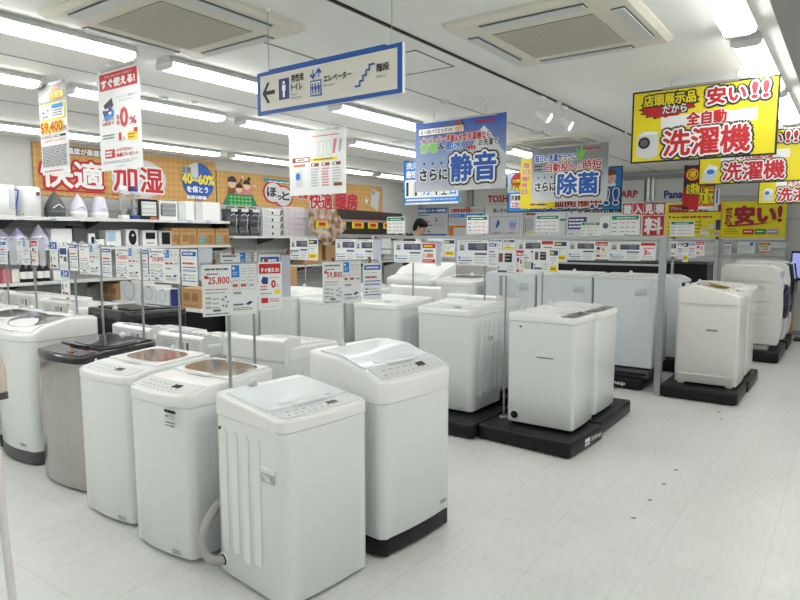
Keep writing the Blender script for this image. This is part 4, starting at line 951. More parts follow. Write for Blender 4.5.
for k, (a, b_, bl) in enumerate(((0, 17, 0), (25, 42, 0), (50, 73, 1), (81, 96, 0), (103, 111, 0), (187, 204, 1), (206, 224, 1))):
    label_strip(a, b_, 1.80, ('white price label at far left of the top shelf', 'white price label below the white cylinder humidifier', 'blue and white price label below the black teardrop humidifier', 'white price label below the lavender teardrop humidifier', 'small white price label below the cone humidifier', 'blue and white label below the left air purifier', 'blue and white label below the right air purifier')[k], bl)
def item(name, px, z, label, cat, rz=0, group=None, y=7.62): return empty(name, (put(px, z, y), y, z), rz, label, cat, group)
def part(o, name, mb, **k): return mb.build(name, o, **k)
Z1 = 1.8155; Z2 = 1.4705
JAR = mat('jar_glass', (.75, .80, .80), .05, alpha=.22)
# -- top shelf
o = item('humidifier', 4, Z1, 'white boxy humidifier at far left of the top shelf', 'humidifier'); part(o, 'body', rbox(MB(), .20, .2, 0, .34, .03, W2)); part(o, 'water_tank', MB().box(.03, -.104, .08, .09, -.09, .30, FILM))
o = item('water_jug', 16, Z1, 'jug with triangular blue handle beside the white cylinder humidifier', 'jug', y=7.54)
part(o, 'handle', MB().tube([(-.03, 0, .30), (.045, 0, .29), (.04, 0, .22), (.0, 0, .04), (-.03, 0, .02)], .009, PB, 8)); part(o, 'jug', MB().lathe([(.03, 0), (.035, .02), (.035, .28), (.02, .3)], MG, (-.045, .02, 0), 14))
o = item('humidifier', 31.5, Z1, 'tall white cylinder humidifier on the top shelf', 'humidifier'); part(o, 'body', MB().lathe([(.12, 0), (.135, .01), (.132, .30), (.125, .33), (.105, .34)], W2, n=28)); o.location.y = 7.67; part(o, 'dial', MB().box(.04, -.145, .24, .07, -.12, .28, PD)); part(o, 'knob', MB().box(-.10, -.10, .02, -.085, -.09, .035, PD))
def drop(px, z, H, R, m, m2, label, cone=False, y=7.66):
    o = item('humidifier', px, z, label, 'humidifier', y=y, group='teardrop humidifiers')
    low = [(R*.80, 0), (R*.97, .02), (R, H*.18), (R*.98, H*.27)]
    part(o, 'base', MB().lathe(low + [(R*.9, H*.275)], m2, n=28))
    if not cone: up_ = [(R*.98, H*.27), (R*.96, H*.36), (R*.82, H*.52), (R*.58, H*.69), (R*.34, H*.83), (R*.14, H*.93), (.012, H)]
    else: up_ = [(R*.98, H*.27), (R*.90, H*.45), (R*.72, H*.78), (R*.62, H*.95), (R*.45, H)]
    part(o, 'tank', MB().lathe(up_, m, n=28))
    a = MB(); a.tube([(R*.6*math.sin(t)*1.05, -R*(1.02 - .25*abs(t)), H*(.48 - .14*abs(t))) for t in (-1, -.6, -.25, 0, .25, .6, 1)], .006, W2, 6); part(o, 'handle_arc', a)
    part(o, 'dial', MB().box(-.012, -R*1.06, H*.13, .02, -R*.9, H*.19, m2 if m2 is not BLK else MG))
drop(56, Z1, .315, .115, DKG, DKG, 'black teardrop humidifier on the top shelf')
drop(79, Z1, .295, .104, LAVP, W2, 'pale lavender teardrop humidifier on the top shelf')
drop(100.5, Z1, .27, .100, LAVP, W2, 'pale lavender blunt cone humidifier on the top shelf', cone=True)
for px, cm, lab in ((124.5, W2, 'clear glass blender with white cap on the top shelf'), (135, PNV, 'clear glass blender with navy cap on the top shelf')):
    o = item('glass_blender', px, Z1, lab, 'blender'); part(o, 'base', rbox(MB(), .11, .12, 0, .05, .03, cm)); part(o, 'jar', MB().lathe([(.035, .05), (.045, .10), (.052, .33), (.05, .36)], JAR, n=20)); part(o, 'blades', MB().tube([(0, 0, .05), (0, 0, .15), (.01, 0, .16), (0, 0, .24), (0, 0, .33)], [.03, .012, .03, .012, .03], MG, 10)); part(o, 'cap', MB().lathe([(.05, .36), (.055, .37), (.05, .41), (.02, .425)], cm, n=20))
def oven(px0, px1, z, h, fm, lab):
    x0, x1 = put(px0, z, 7.56), put(px1, z, 7.56); w = x1 - x0
    o = empty('electric_heater', ((x0 + x1)/2, 7.70, z), 0, lab, 'heater'); part(o, 'casing', MB().box(-w/2, -.10, 0, w/2, .1, h, fm), bevel=.008)
    part(o, 'grille', MB().box(-w/2 + .03, -.108, .05, w/2 - .03, -.098, h - .03, PG if fm is BLK else MG))
    q = MB()
    for k in range(4): q = MB(); q.tube([(-w/2 + .035, -.112, .09 + .06*k), (w/2 - .035, -.112, .09 + .06*k)], .006, CHR, 6); part(o, 'heating_rod', q)
    if fm is BLK: part(o, 'badge', MB().box(.02, -.112, .012, w/2 - .03, -.10, .035, PO))
    else: part(o, 'control_strip', MB().box(-w/2 + .015, -.112, .06, -w/2 + .04, -.10, h - .05, PD))
oven(142, 160.5, Z1, .265, BLK, 'black framed heater with chrome rods on the top shelf'); oven(162, 180, Z1, .26, W2, 'white framed heater on the top shelf')
for a, b_, t, lab in ((182, 197, 199, 'narrow white air purifier on the top shelf'), (199, 222.5, 198, 'wide white air purifier at the right end of the top shelf')):
    x0, x1 = put(a, Z1, 7.56), put(b_, Z1, 7.56); w = x1 - x0
    o = empty('air_purifier', ((x0 + x1)/2, 7.70, Z1 if a < 199 else Z1), 0, lab, 'air purifier'); part(o, 'casing', MB().box(-w/2 + .1, -.1, 0, w/2, .12, .27, W2), bevel=.006); part(o, 'side_vent', MB().box(-w/2 + .0, -.08, .01, -w/2 + .1, .12, .26, GRV))
# -- second shelf
drop(1, Z2, .20, .10, LAV, LAV, 'purple humidifier cut by the left picture edge, second shelf', y=7.64)
drop(17, Z2, .22, .105, LAV, LAV, 'purple teardrop humidifier with white tip on the second shelf', y=7.64); drop(38.5, Z2, .26, .10, LAVP, LAVP, 'pale grey lavender teardrop humidifier on the second shelf', y=7.64)
def boxy(name, px0, px1, z, h, m, lab, cat, extra=None, d=.18, y=7.56, group=None):
    x0, x1 = put(px0, z, y), put(px1, z, y); w = x1 - x0
    o = empty(name, ((x0+x1)/2, y + d/2, z), 0, lab, cat, group); part(o, 'body', MB().box(-w/2, -d/2, 0, w/2, d/2, h, m), bevel=.008)
    if extra: extra(o, w, h, d)
    return o
boxy('toaster', 51, 72, Z2, .215, W2, 'white box-shaped appliance on the second shelf', 'toaster', lambda o, w, h, d: (part(o, 'control', MB().box(.0, -d/2 - .006, .02, .05, -d/2 + .01, .045, BLK)), part(o, 'lever', MB().box(.07, -d/2 - .006, .02, .12, -d/2 + .01, .045, BLK))))
boxy('storage_bin', 73, 86.5, Z2, .245, DKG, 'dark grey slatted bin on the second shelf', 'bin', lambda o, w, h, d: part(o, 'rim', MB().box(-w/2 - .005, -d/2 - .005, h - .02, w/2 + .005, d/2, h + .004, BLK)))
boxy('handheld_device', 88, 95, Z2, .16, W2, 'small white device with dark window on the second shelf', 'device', lambda o, w, h, d: (part(o, 'window', MB().box(-w*.1, -d/2 - .006, .03, w*.3, -d/2 + .01, .12, BLK)), part(o, 'blue_mark', MB().box(-w*.1, -d/2 - .009, .03, w*.3, -d/2, .05, PSK))))
boxy('heater_box', 96, 104, Z2, .09, W2, 'low white box on the second shelf', 'box')
boxy('table_heater', 106, 121, Z2, .20, W2, 'white device with pale blue window on the second shelf', 'heater', lambda o, w, h, d: part(o, 'window', MB().box(-w*.42, -d/2 - .006, .07, .02, -d/2 + .01, .19, PLB)))
def oval(o, w, h, d):
    part(o, 'face', MB().prism([(.05*math.cos(k*PI/12), .11 + .095*math.sin(k*PI/12)) for k in range(24)], -d/2 - .012, -d/2 + .02, BLK)); part(o, 'light', MB().prism([(.015*math.cos(k*PI/6), .14 + .015*math.sin(k*PI/6)) for k in range(12)], -d/2 - .016, -d/2, W2))
boxy('ceramic_heater', 126, 138, Z2, .215, W2, 'white heater with black oval face on the second shelf', 'heater', oval)
def scr(o, w, h, d): part(o, 'screen', MB().box(-w*.30, -d/2 - .006, .09, w*.34, -d/2 + .01, h - .03, BLK)); part(o, 'controls', MB().box(-w*.25, -d/2 - .004, .03, w*.25, -d/2 + .01, .045, MG))
boxy('ceramic_heater', 142.5, 157, Z2, .205, W2, 'white heater with square black screen on the second shelf', 'heater', scr)
boxy('ceramic_heater', 159, 171.5, Z2, .20, GRV, 'grey heater with tall black screen on the second shelf', 'heater', lambda o, w, h, d: part(o, 'screen', MB().box(-w*.30, -d/2 - .006, .02, w*.34, -d/2 + .01, h - .02, BLK)))
def carton(px0, px1, z, h, lab, y=7.54, d=.20, group='brown cartons on the second shelf', teal=True):
    def ex(o, w, h, d):
        S = Sheet(w, h, sd=.002)
        if teal: S.rect(.08, .12, .45, .52, TEAL, 0); S.lines(.10, .15, .43, .5, 4, PG, 1, fill=.3)
        else: S.rect(.12, .2, .48, .62, CARD2, 0)
        S.rect(.52, .08, .90, .60, CARD2, 0); S.lines(.08, .75, .9, .85, 1, CARD2, 0, fill=.7)
        S.build('print', o, (-w/2, -d/2 - .001, 0))
    return boxy('carton', px0, px1, z, h, CARD, lab, 'carton', ex, d, y, group)
carton(172, 179.5, Z2, .24, 'brown carton partly hidden beside the grey screen heater', teal=False); carton(180, 196.5, Z2, .24, 'brown carton with grey print, leftmost of three on the second shelf', teal=False)
carton(197.5, 214.5, Z2, .24, 'brown carton with teal label, middle of three on the second shelf'); carton(215.5, 229.5, Z2, .24, 'brown carton with teal label, rightmost of three on the second shelf')
# -- third shelf: black bottles, boxes
for k, px in enumerate((20.5, 27, 37.5, 44)):
    o = item('black_bottle', px, 1.08, ('black bottle with white label, leftmost on the third shelf', 'black bottle with white label, second on the third shelf', 'black bottle with white label, third on the third shelf', 'black bottle with white label, rightmost on the third shelf')[k], 'bottle', group='black bottles on the third shelf', y=7.57)
    part(o, 'bottle', MB().lathe([(.032, 0), (.036, .01), (.036, .13), (.015, .17), (.015, .20)], BLK, n=14)); part(o, 'label', MB().lathe([(.0368, .04), (.0368, .12)], W2, n=14))
boxy('gift_box', 0, 8, 1.081, .16, PPK, 'pale pink box at left edge of the third shelf', 'box'); boxy('gift_box', 9, 17, 1.081, .15, PCR, 'cream box beside the pale pink one on the third shelf', 'box')
boxy('white_box', 51, 62, 1.081, .12, W2, 'white low box under the blue card on the third shelf', 'box')
# -- bedding and boxes under the family banner
def bag(px0, px1, lab):
    x0, x1 = put(px0, 1.8, 7.5), put(px1, 1.8, 7.5); w = x1 - x0
    o = empty('bagged_quilt', ((x0+x1)/2, 7.62, 1.602), 0, lab, 'bedding', 'bagged quilts under the family banner')
    q = MB(); rings = []
    for k in range(12):
        z = .40*k/11; sx = w/2*(1 - .10*(k/11)**2); sy = .10 + .015*math.sin(k*1.3)
        rings.append([(sx*math.copysign(abs(math.cos(a))**.5, math.cos(a)) + .006*math.sin(5*a + k), sy*math.copysign(abs(math.sin(a))**.6, math.sin(a)) + .008*math.sin(7*a + 2*k), z) for a in [2*PI*i/28 for i in range(28)]])
    q.loft(rings, mat('dark_wrapped_quilt', (.05, .055, .06), .15, coat=.8)); part(o, 'wrap', q)
    part(o, 'fold', MB().tube([(-w*.35, -.118, .30), (-w*.1, -.128, .33), (w*.15, -.12, .29), (w*.36, -.115, .32)], .008, FILM, 6)); part(o, 'fold', MB().tube([(w*.22, -.118, .05), (w*.10, -.128, .15), (w*.20, -.125, .27)], .006, FILM, 6))
    part(o, 'tag', MB().box(-w*.3, -.125, .36, w*.3, -.105, .405, PG)); part(o, 'handle', MB().tube([(-.08, -.02, .39), (-.06, -.03, .43), (.06, -.03, .43), (.08, -.02, .39)], .008, BLK, 6))
bag(230, 240, 'dark quilt in shiny clear bag, leftmost beside the air purifier'); bag(240.5, 251, 'dark quilt in shiny clear bag, middle of three'); bag(251.5, 262, 'dark quilt in shiny clear bag beside the stacked white boxes')
for c, (px0, px1, n, m, lab) in enumerate(((263, 283.5, 4, PG, 'white'), (284.5, 305, 5, mat('lilac_box', (.60, .55, .60), .5), 'pale lilac'))):
    for k in range(n):
        hh = .475/n if c else .43/n; z = 1.602 + k*(hh)
        def ex(o, w, h, d, k=k, c=c):
            S = Sheet(w, h, sd=.002); S.rect(.42, .15, .50, .55, PK, 0) if not c else S.rect(.48, .05, .5, .95, PL, 0); S.lines(.05, .2, .35, .8, 3, PL, 0)
            if not c: S.poly([(.82, .1), (.88, .1), (.95, .9), (.89, .9)], PK, 0); S.poly([(.91, .1), (.95, .1), (.99, .6), (.97, .9)], PK, 0)
            S.build('print', o, (-w/2, -d/2 - .001, 0))
        boxy('storage_box', px0, px1, z, hh - .003, m, '%s flat box, %s in its stack under the heart badge' % (lab, ('lowest', 'second from the bottom', 'third from the bottom', 'fourth from the bottom', 'topmost')[k]), 'box', ex, .26, 7.50, 'stacked flat boxes')
# hanging floral quilt and dark price rail
x0, x1 = put(306, 1.7, 7.3), put(341, 1.7, 7.3)
q = MB(); n = 18
poly = [(0, .30), (.0, .62), (.42, .62), (.60, .30), (.30, .0), (.20, .02)]
k_ = (x1 - x0)/.60
q.prism([(a*k_, b*.95) for a, b in poly], 0, .045, noise_mat('floral_quilt', (.66, .60, .49), (.24, .09, .04), 7, .8, 1))
tag(q.build('floral_quilt', None, (x0, 7.183, 1.45), bevel=.01), 'cream and brown floral quilt hung diagonally under the family banner', 'quilt')
o = empty('dark_quilt_display', (x1 - .35, 7.28, 1.52), 0, 'dark brown quilt display behind the yellow price cards', 'bedding')
q = MB(); q.prism([(0, .32), (.25, .55), (2.2, .52), (2.2, .10), (.15, .12)], .03, .16, mat('dark_brown_cloth', (.035, .025, .022), .8)); part(o, 'quilt', q)
part(o, 'price_rail', MB().box(-.62, -.05, .33, 2.2, -.03, .37, ALU))
for k, (a, b_) in enumerate(((314.5, 326), (335, 346), (352.5, 364), (368.5, 378), (383.5, 390))):
    X0, X1 = put(a, 1.8, 7.22), put(b_, 1.8, 7.22); S = Sheet(X1 - X0, .135, PY, .008); S.rect(0, .82, 1, 1.1, PPK, 0); S.rect(.2, .25, .8, .68, PR, 0); S.lines(.1, .05, .9, .2, 1, PBR, 0)
    tag(S.build('price_card', None, (X0, 7.223 if k else 7.176, 1.735), (0, 0, 0)), 'yellow and pink price card on the dark quilt rail, %s from the left' % ('first', 'second', 'third', 'fourth', 'fifth')[k], 'price card', 'yellow cards on the quilt rail')
boxy('brown_crate', 306, 322, 1.122, .36, CARD, 'brown carton beneath the floral quilt', 'carton', None, .3, 7.47); boxy('brown_crate', 326, 338, 1.122, .32, CARD, 'brown carton right of the one beneath the floral quilt', 'carton', None, .3, 7.47)
# dark table with boxes in the middle distance
o = empty('display_table', (4.24, 5.72, 0), 0, 'low dark display table behind the price sheets', 'table'); part(o, 'top', MB().box(-.02, -.02, .77, .62, 1.74, .80, W2)); part(o, 'front_board', MB().box(0, 0, .0, .03, 1.72, .77, BLK)); part(o, 'side_board', MB().box(.03, 0, .0, .60, .03, .77, BLK)); part(o, 'rear_board', MB().box(.57, .03, .0, .60, 1.72, .77, BLK))
def tbox(name, pl, pr, z, h, m, lab, cat, ex=None, d=.22, X=4.29, group=None):
    a = at_x(pl, 290, X).y; b = at_x(pr, 290, X).y; w = a - b
    o = empty(name, (X + d/2, (a + b)/2, z), R90, lab, cat, group); part(o, 'box', MB().box(-w/2 + .003, -d/2, 0, w/2 - .003, d/2, h, m), bevel=.004)
    if ex: ex(o, w, h, d)
    return o
def ringp(o, w, h, d):
    S = Sheet(w, h, sd=.002); S.disc(.5, .58, .30, PLB, 0); S.disc(.5, .58, .26, PW, 1); S.disc(.5, .58, .30, PR, .5, a0=60, a1=100); S.build('print', o, (-w/2, -d/2 - .001, 0))
for k, (a, b_) in enumerate(((120, 139), (142, 155.5), (156, 169))): tbox('white_box', a, b_, .801, .24 - .03*k, W2, 'white box with pale blue ring print, %s on the dark table' % ('leftmost', 'middle', 'rightmost')[k], 'box', ringp, group='ring print boxes on the dark table')
tbox('navy_box', 170, 176, .801, .19, PNV, 'narrow navy box on the dark table', 'box')
def cp(o, w, h, d):
    S = Sheet(w, h, sd=.002); S.rect(.12, .35, .45, .75, CARD2, 0); S.rect(.55, .35, .85, .75, CARD2, 0); S.lines(.1, .05, .9, .2, 1, CARD2, 0); S.build('print', o, (-w/2, -d/2 - .001, 0))
tbox('carton', 181, 201, .801, .22, CARD, 'brown carton at the near end of the dark table', 'carton', cp); tbox('carton', 100, 119, .801, .20, CARD, 'brown carton at the far left end of the dark table', 'carton', cp)
o = empty('carton', (5.60, 6.1, 0), .3, 'tall brown carton standing behind the 25,800 yen sheet', 'carton'); part(o, 'box', MB().box(-.25, -.25, 0, .25, .25, 1.2, CARD), bevel=.004); part(o, 'tape', MB().box(-.255, -.03, .6, -.249, .03, 1.19, CARD2))
# ================================================================== price sheets and stands
def cprice(S, price):
    S.rect(0, 0, 1, 1, PW, 0); w = S.w
    S.lines(.05, .88, .50, .94, 1, PD, 1, fill=.6); S.lines(.08, .80, .35, .84, 1, PD, 1, fill=.6)
    if price: S.rect(.04, .73, .10, .79, PR, 1); S.text(price, .10, .61, .49, .76, PR, 1, bold=.0008); S.text('円', .51, .62, .54, .66, PR, 1)
    S.rect(.53, .74, .68, .98, PSK, 1); S.disc(.57, .92, .025, W2, 2, n=12); S.lines(.55, .78, .66, .86, 2, PLB, 2, fill=.6)
    for k in range(2): S.frame(.70 + .15*k, .74, .84 + .15*k, .97, .0012, PL, 1); S.lines(.72 + .15*k, .78, .82 + .15*k, .94, 3, PL, 2)
    for k in range(3): S.frame(.53 + .155*k, .50, .675 + .155*k, .73, .0012, PL, 1); S.lines(.55 + .155*k, .54, .66 + .155*k, .62, 1, (PR, PR, PL)[k], 2, fill=.7); S.lines(.55 + .155*k, .65, .66 + .155*k, .70, 1, PL, 2)
    S.lines(.05, .50, .5, .54, 1, PR, 1); S.lines(.05, .44, .45, .47, 1, PD, 1)
    for k in range(3): S.rect(.05, .33 - .09*k, .15, .38 - .09*k, PL, 1)
    S.lines(.17, .12, .30, .38, 3, PL, 1); S.rect(.18, .09, .32, .13, PD, 1); S.lines(.05, .02, .5, .07, 1, PD, 1)
    for k in range(5): a = k*1.3; S.disc(.40 + .05*math.cos(a), .27 + .10*math.sin(a), .018, PK, 2, n=8); S.disc(.41 + .03*math.cos(a + .5), .26 + .05*math.sin(a), .014, PLB, 3, n=8)
    S.lines(.56, .40, .74, .46, 1, MG, 1, fill=.8); S.lines(.55, .18, .76, .22, 1, PD, 1, fill=.9); S.lines(.55, .08, .95, .15, 2, PD, 1); S.poly([(.78, .2), (.86, .26), (.93, .24), (.84, .18)], PNV, 1)
def cred(S, t=0):
    S.rect(0, 0, 1, 1, PW, 0); S.rect(.05, .76, .95, .97, PR, 1); S.text('すぐ使える!', .12, .79, .88, .88, W2, 2, bold=.001); S.poly([(.12, .60), (.2, .70), (.42, .68), (.40, .54), (.2, .54)], PNV, 1); S.lines(.5, .66, .9, .69, 1, PD, 1); S.text('0', .55, .46, .72, .62, PR, 2, bold=.002); S.text('%', .76, .47, .86, .53, PR, 2); S.lines(.08, .40, .4, .52, 2, PR, 1); S.rect(.68, .33, .92, .42, PY, 1); S.lines(.08, .32, .6, .36, 1, PD, 1); S.rect(.12, .14, .40, .25, PR, 1); S.lines(.44, .15, .92, .24, 2, PR, 1); S.lines(.1, .04, .9, .07, 1, PL, 1)
def cblue(S):
    S.rect(0, 0, 1, 1, PW, 0); S.rect(.06, .82, .94, .95, PB, 1); S.lines(.15, .85, .85, .92, 1, W2, 2, fill=.6); S.lines(.1, .72, .9, .76, 1, PL, 1); S.lines(.1, .58, .9, .66, 1, PR, 1, fill=.7)
    for y in (.50, .40, .12): S.rect(.08, y, .92, y + .025, PB, 1)
    S.lines(.1, .43, .9, .48, 1, PL, 1); S.rect(.1, .28, .3, .31, PNV, 1); S.rect(.1, .19, .25, .22, PNV, 1); S.lines(.35, .18, .9, .33, 2, PL, 1)
def c24(S):
    S.rect(0, 0, 1, 1, PW, 0); S.rect(.04, .72, .96, .98, PB, 1); S.text('24', .25, .76, .75, .94, W2, 2, bold=.001); S.lines(.1, .55, .9, .68, 2, PL, 1); S.rect(.12, .22, .25, .45, PD, 1); S.disc(.6, .38, .12, PL, 1); S.rect(.15, .05, .4, .15, PR, 1); S.rect(.45, .05, .8, .12, PNV, 1)
def cpic(S):
    S.rect(0, 0, 1, 1, PW, 0); S.rect(.08, .55, .92, .78, PNV, 1); S.rect(.55, .3, .92, .48, PD, 1); S.lines(.1, .82, .9, .9, 1, PL, 1); S.lines(.1, .05, .9, .2, 2, PL, 1); S.rect(.12, .42, .4, .5, PD, 1)
def cspec(S):
    S.rect(0, 0, 1, 1, PW, 0); S.rect(.04, .56, .30, .90, PG, 1); S.disc(.17, .73, .07, MG, 2, n=14); S.rect(.10, .60, .24, .66, PD, 2); S.rect(.36, .60, .97, .88, PD, 1); S.rect(.38, .62, .95, .68, PNV, 2); S.rect(.39, .70, .60, .84, PD, 2); S.lines(.64, .64, .94, .84, 3, PL, 2, fill=.3); S.lines(.08, .92, .9, .97, 1, PD, 1)
    S.disc(.09, .30, .04, PSK, 1, n=12); S.lines(.16, .26, .52, .34, 1, PLB, 1, fill=.8); S.rect(.06, .17, .50, .21, PD, 1); S.rect(.58, .42, .96, .50, PD, 1); S.lines(.58, .06, .96, .38, 3, PL, 1, fill=.4); S.lines(.06, .04, .5, .12, 2, PD, 1)
def cspecv(S):
    S.rect(0, 0, 1, 1, PW, 0); S.rect(.10, .52, .32, .86, PD, 1); S.disc(.2, .7, .07, PR, 2, n=10); S.rect(.42, .52, .80, .86, PK, 1); S.lines(.44, .56, .78, .84, 2, PL, 2, fill=.3); S.rect(.06, .12, .55, .20, PD, 1); S.lines(.6, .08, .95, .4, 3, PL, 1); S.rect(.06, .26, .14, .34, PSK, 1)
def c118(S):
    S.rect(0, 0, 1, 1, PW, 0); S.rect(.04, .76, .96, .97, PR, 1); S.lines(.15, .8, .85, .92, 1, PY, 2, fill=.7); S.lines(.15, .55, .85, .7, 1, PD, 1, fill=.6); S.text('11,800', .08, .28, .80, .50, PO, 2, bold=.002); S.rect(.06, .06, .94, .22, PR, 1); S.lines(.12, .1, .88, .18, 1, W2, 2)
def cyb(S):
    S.rect(0, 0, 1, 1, PW, 0); S.rect(.06, .74, .94, .94, PNV, 1); S.lines(.12, .78, .6, .9, 1, PY, 2, fill=.8); S.lines(.1, .5, .9, .68, 2, PL, 1); S.disc(.4, .45, .1, PLB, 1); S.rect(.08, .08, .9, .32, PY, 1); S.lines(.2, .14, .8, .26, 1, PR, 2, fill=.6)
def cgreen(S):
    S.rect(0, 0, 1, 1, PW, 0); S.rect(.04, .76, .96, .95, PGN, 1); S.lines(.2, .80, .9, .90, 1, W2, 2, fill=.5)
    for y in (.14, .34, .56): S.lines(.05, y, .25, y + .06, 1, PGN, 1, fill=.7)
    for k, x in enumerate((.34, .52, .72)):
        for y in (.14, .36, .58): S.lines(x, y, x + .14, y + .05, 1, PR if k != 1 or y < .5 else PL, 1, fill=.7, ragged=.1)
def cred3(S):
    S.rect(0, 0, 1, 1, PW, 0); S.rect(.04, .80, .96, .96, PR, 1); S.lines(.2, .62, .9, .7, 1, PR, 1, fill=.7); S.text('3', .25, .30, .45, .56, PR, 2, bold=.003); S.text('%', .50, .32, .68, .44, PR, 2, bold=.001); S.lines(.1, .08, .9, .25, 2, PL, 1)
def cblank(S): S.rect(0, 0, 1, 1, FILM, 0)
def card(fn, P, tl, br, label, rz=R90, plane='x', group=None, t=.003, name='price_card', cat='price card', tilt=0, sd=.0006):
    if plane == 'x': a, b = at_x(*tl, P), at_x(*br, P); w = a.y - b.y
    else: a, b = at_y(*tl, P), at_y(*br, P); w = b.x - a.x
    h = a.z - b.z
    S = Sheet(w, h, FILM if fn is cblank else PW, t, sd=sd); fn(S)
    return tag(S.build(name, None, (a.x, a.y, b.z), (0, 0, rz + tilt)), label, cat, group)
GT = 'price sheets above the front island'
def pole_stand(label, px, py, X, z0, z1, bar=None, plane='x'):
    """thin upright with a clip bar; bar = half lengths either side along Y (or X)"""
    d = ray(px, py); p = Vector((0, 0, H0)) + d * (X / d.x)
    o = empty('card_stand', (p.x, p.y, z0), 0, label, 'stand', 'metal price card stands')
    MB().tube([(0, 0, .004), (0, 0, z1 - z0)], .0085, POLE, 10).build('pole', o)
    q = MB(); q.lathe([(.02, 0), (.02, .004), (.012, .008)], POLE, (0, 0, 0), 16); q.build('foot_plate', o)
    if bar:
        q = MB()
        if plane == 'x': q.box(-.0075, -bar[1], z1 - z0 - .012, .004, bar[0], z1 - z0, POLE)
        else: q.box(-bar[0], -.005, z1 - z0 - .012, bar[1], .005, z1 - z0, POLE)
        q.build('clip_bar', o)
        for k in range(3):
            u = -bar[1] + (bar[0] + bar[1])*(k + .5)/3; q = MB()
            if plane == 'x': q.box(-.012, u - .012, z1 - z0 - .02, .012, u + .012, z1 - z0 + .012, CLR)
            else: q.box(u - .012, -.012, z1 - z0 - .02, u + .012, .012, z1 - z0 + .012, CLR)
            q.build('clip', o)
    return p
# left row stands (X = 2.42) with their sheets, seen from the left aisle
XL = 2.47
for (px, pt, pb, nm) in ((5.5, 250, 300, 'thin metal stand at the left picture edge'), (33.5, 250, 306, 'metal stand second from the left edge'), (74, 255, 316, 'metal stand behind the smoked glass washer'), (100, 257, 318, 'metal stand left of the black appliance'), (141, 262, 334, 'metal stand behind the brown window washer'), (178, 264, 342, 'metal stand behind the sticker washer')):
    zt = at_x(px, pt - 12, XL).z
    pole_stand(nm, px, pt, XL + .01, 0, zt, bar=(.2, .2))
GL = 'price sheets over the left row'
card(cblue, XL, (-8, 240.5), (8, 264.5), 'blue headed card cut by the left picture edge', group=GL)
card(cblank, XL + .01, (8.5, 240), (17, 265), 'empty clear sleeve beside the left edge card', name='card_sleeve', cat='card sleeve'); card(cprice and (lambda S: cprice(S, None)), XL, (16, 240), (30.5, 265), 'price sheet left of the small red card at far left', group=GL)
card(cred, XL, (30.7, 240), (38.5, 265.5), 'narrow red headed card at far left', group=GL); card(cblank, XL + .01, (38.5, 240), (46, 266), 'empty clear sleeve right of the far left red card', name='card_sleeve', cat='card sleeve')
card(c24, XL, (49, 241.5), (58.3, 268.5), 'upper card with blue 24 header above the smoked glass washer', group=GL); card(cpic, XL, (58.6, 242), (68, 270), 'card with dark photo blocks beside the upper blue 24 card', group=GL); card(cblue, XL, (68.8, 243), (78.3, 271), 'blue headed card right of the dark photo card', group=GL)
card(lambda S: cprice(S, None), XL, (78.6, 244), (100.3, 275), 'price sheet with blue square left of the 34,800 yen sheet', group=GL); card(cblue, XL, (101.4, 247), (112, 277), 'narrow blue headed card left of the 34,800 yen sheet', group=GL)
card(c24, XL - .02, (60.5, 269.5), (70.3, 296), 'lower hanging card with blue 24 header', group=GL); card(cyb, XL - .02, (66, 297), (70, 307), 'tiny yellow and blue card under the lower 24 card', group=GL)
card(lambda S: cprice(S, '34,800'), XL, (115.3, 247.3), (140.8, 280), 'price sheet reading 34,800 yen', group=GL); card(cblue, XL, (142, 248.3), (148.3, 280.5), 'narrow blue card between the 34,800 and 39,800 yen sheets', group=GL)
card(lambda S: cprice(S, '39,800'), XL, (148.8, 248.5), (180, 284), 'price sheet reading 39,800 yen', group=GL); card(cblue, XL, (180.8, 249.5), (198, 286.5), 'large blue headed card right of the 39,800 yen sheet', group=GL)
card(cblank, XL + .01, (198, 248), (213, 281), 'empty clear sleeve right of the large blue headed card', name='card_sleeve', cat='card sleeve')
# stands of the end pair
def ycard(fn, X, tlx, brx, y0, y1, label, rz, **k):
    """card whose face is turned by rz about its left edge; surveyed at its left edge"""
    d = ray(tlx, y0); a = Vector((0, 0, H0)) + d*(X/d.x); d2 = ray(tlx, y1); zb = H0 + d2.z*(X/d2.x); h = a.z - zb
    # width from the direction of the right edge
    dr_ = ray(brx, y0); ux, uy = math.cos(rz), math.sin(rz); t = (a.x*uy - a.y*ux) / (dr_.x*uy - dr_.y*ux); w = (dr_.x*t - a.x)*ux + (dr_.y*t - a.y)*uy
    S = Sheet(w, h, k.get('back', PW), .003, sd=.0006); fn(S); return tag(S.build(k.get('name', 'price_card'), None, (a.x, a.y, zb), (0, 0, rz)), label, k.get('cat', 'price card'), k.get('group')), a, w
def stand_at(label, x, y, z1, rz, b0, b1, z0=0):
    o = empty('card_stand', (x, y, z0), rz, label, 'stand', 'metal price card stands')
    MB().tube([(0, 0, .004), (0, 0, z1 - z0)], .0085, POLE, 10).build('pole', o); MB().lathe([(.045, 0), (.045, .004), (.012, .008)], POLE, (0, 0, 0), 16).build('foot_plate', o)
    MB().box(-b0, -.006, z1 - z0 - .012, b1, .004, z1 - z0, POLE).build('clip_bar', o)
    for u in (-b0*.5, b1*.75): MB().box(u - .006, -.014, z1 - z0 - .022, u + .006, .008, z1 - z0 + .016, PBR).build('clip', o)
rzt = math.radians(-20)
p_ = at_z(233, 385, .88)
card_o, a_, w_ = ycard(lambda S: cprice(S, '25,800'), 1.86, 201.5, 256, 265, 317, 'price sheet reading 25,800 yen on the nearest stand', rzt)
ux, uy = math.cos(rzt), math.sin(rzt)
card2, a2, w2 = ycard(cred, a_.x + ux*(w_ + .012), 257.5, 281.5, 262.5, 310, 'red headed card beside the 25,800 yen sheet', rzt)
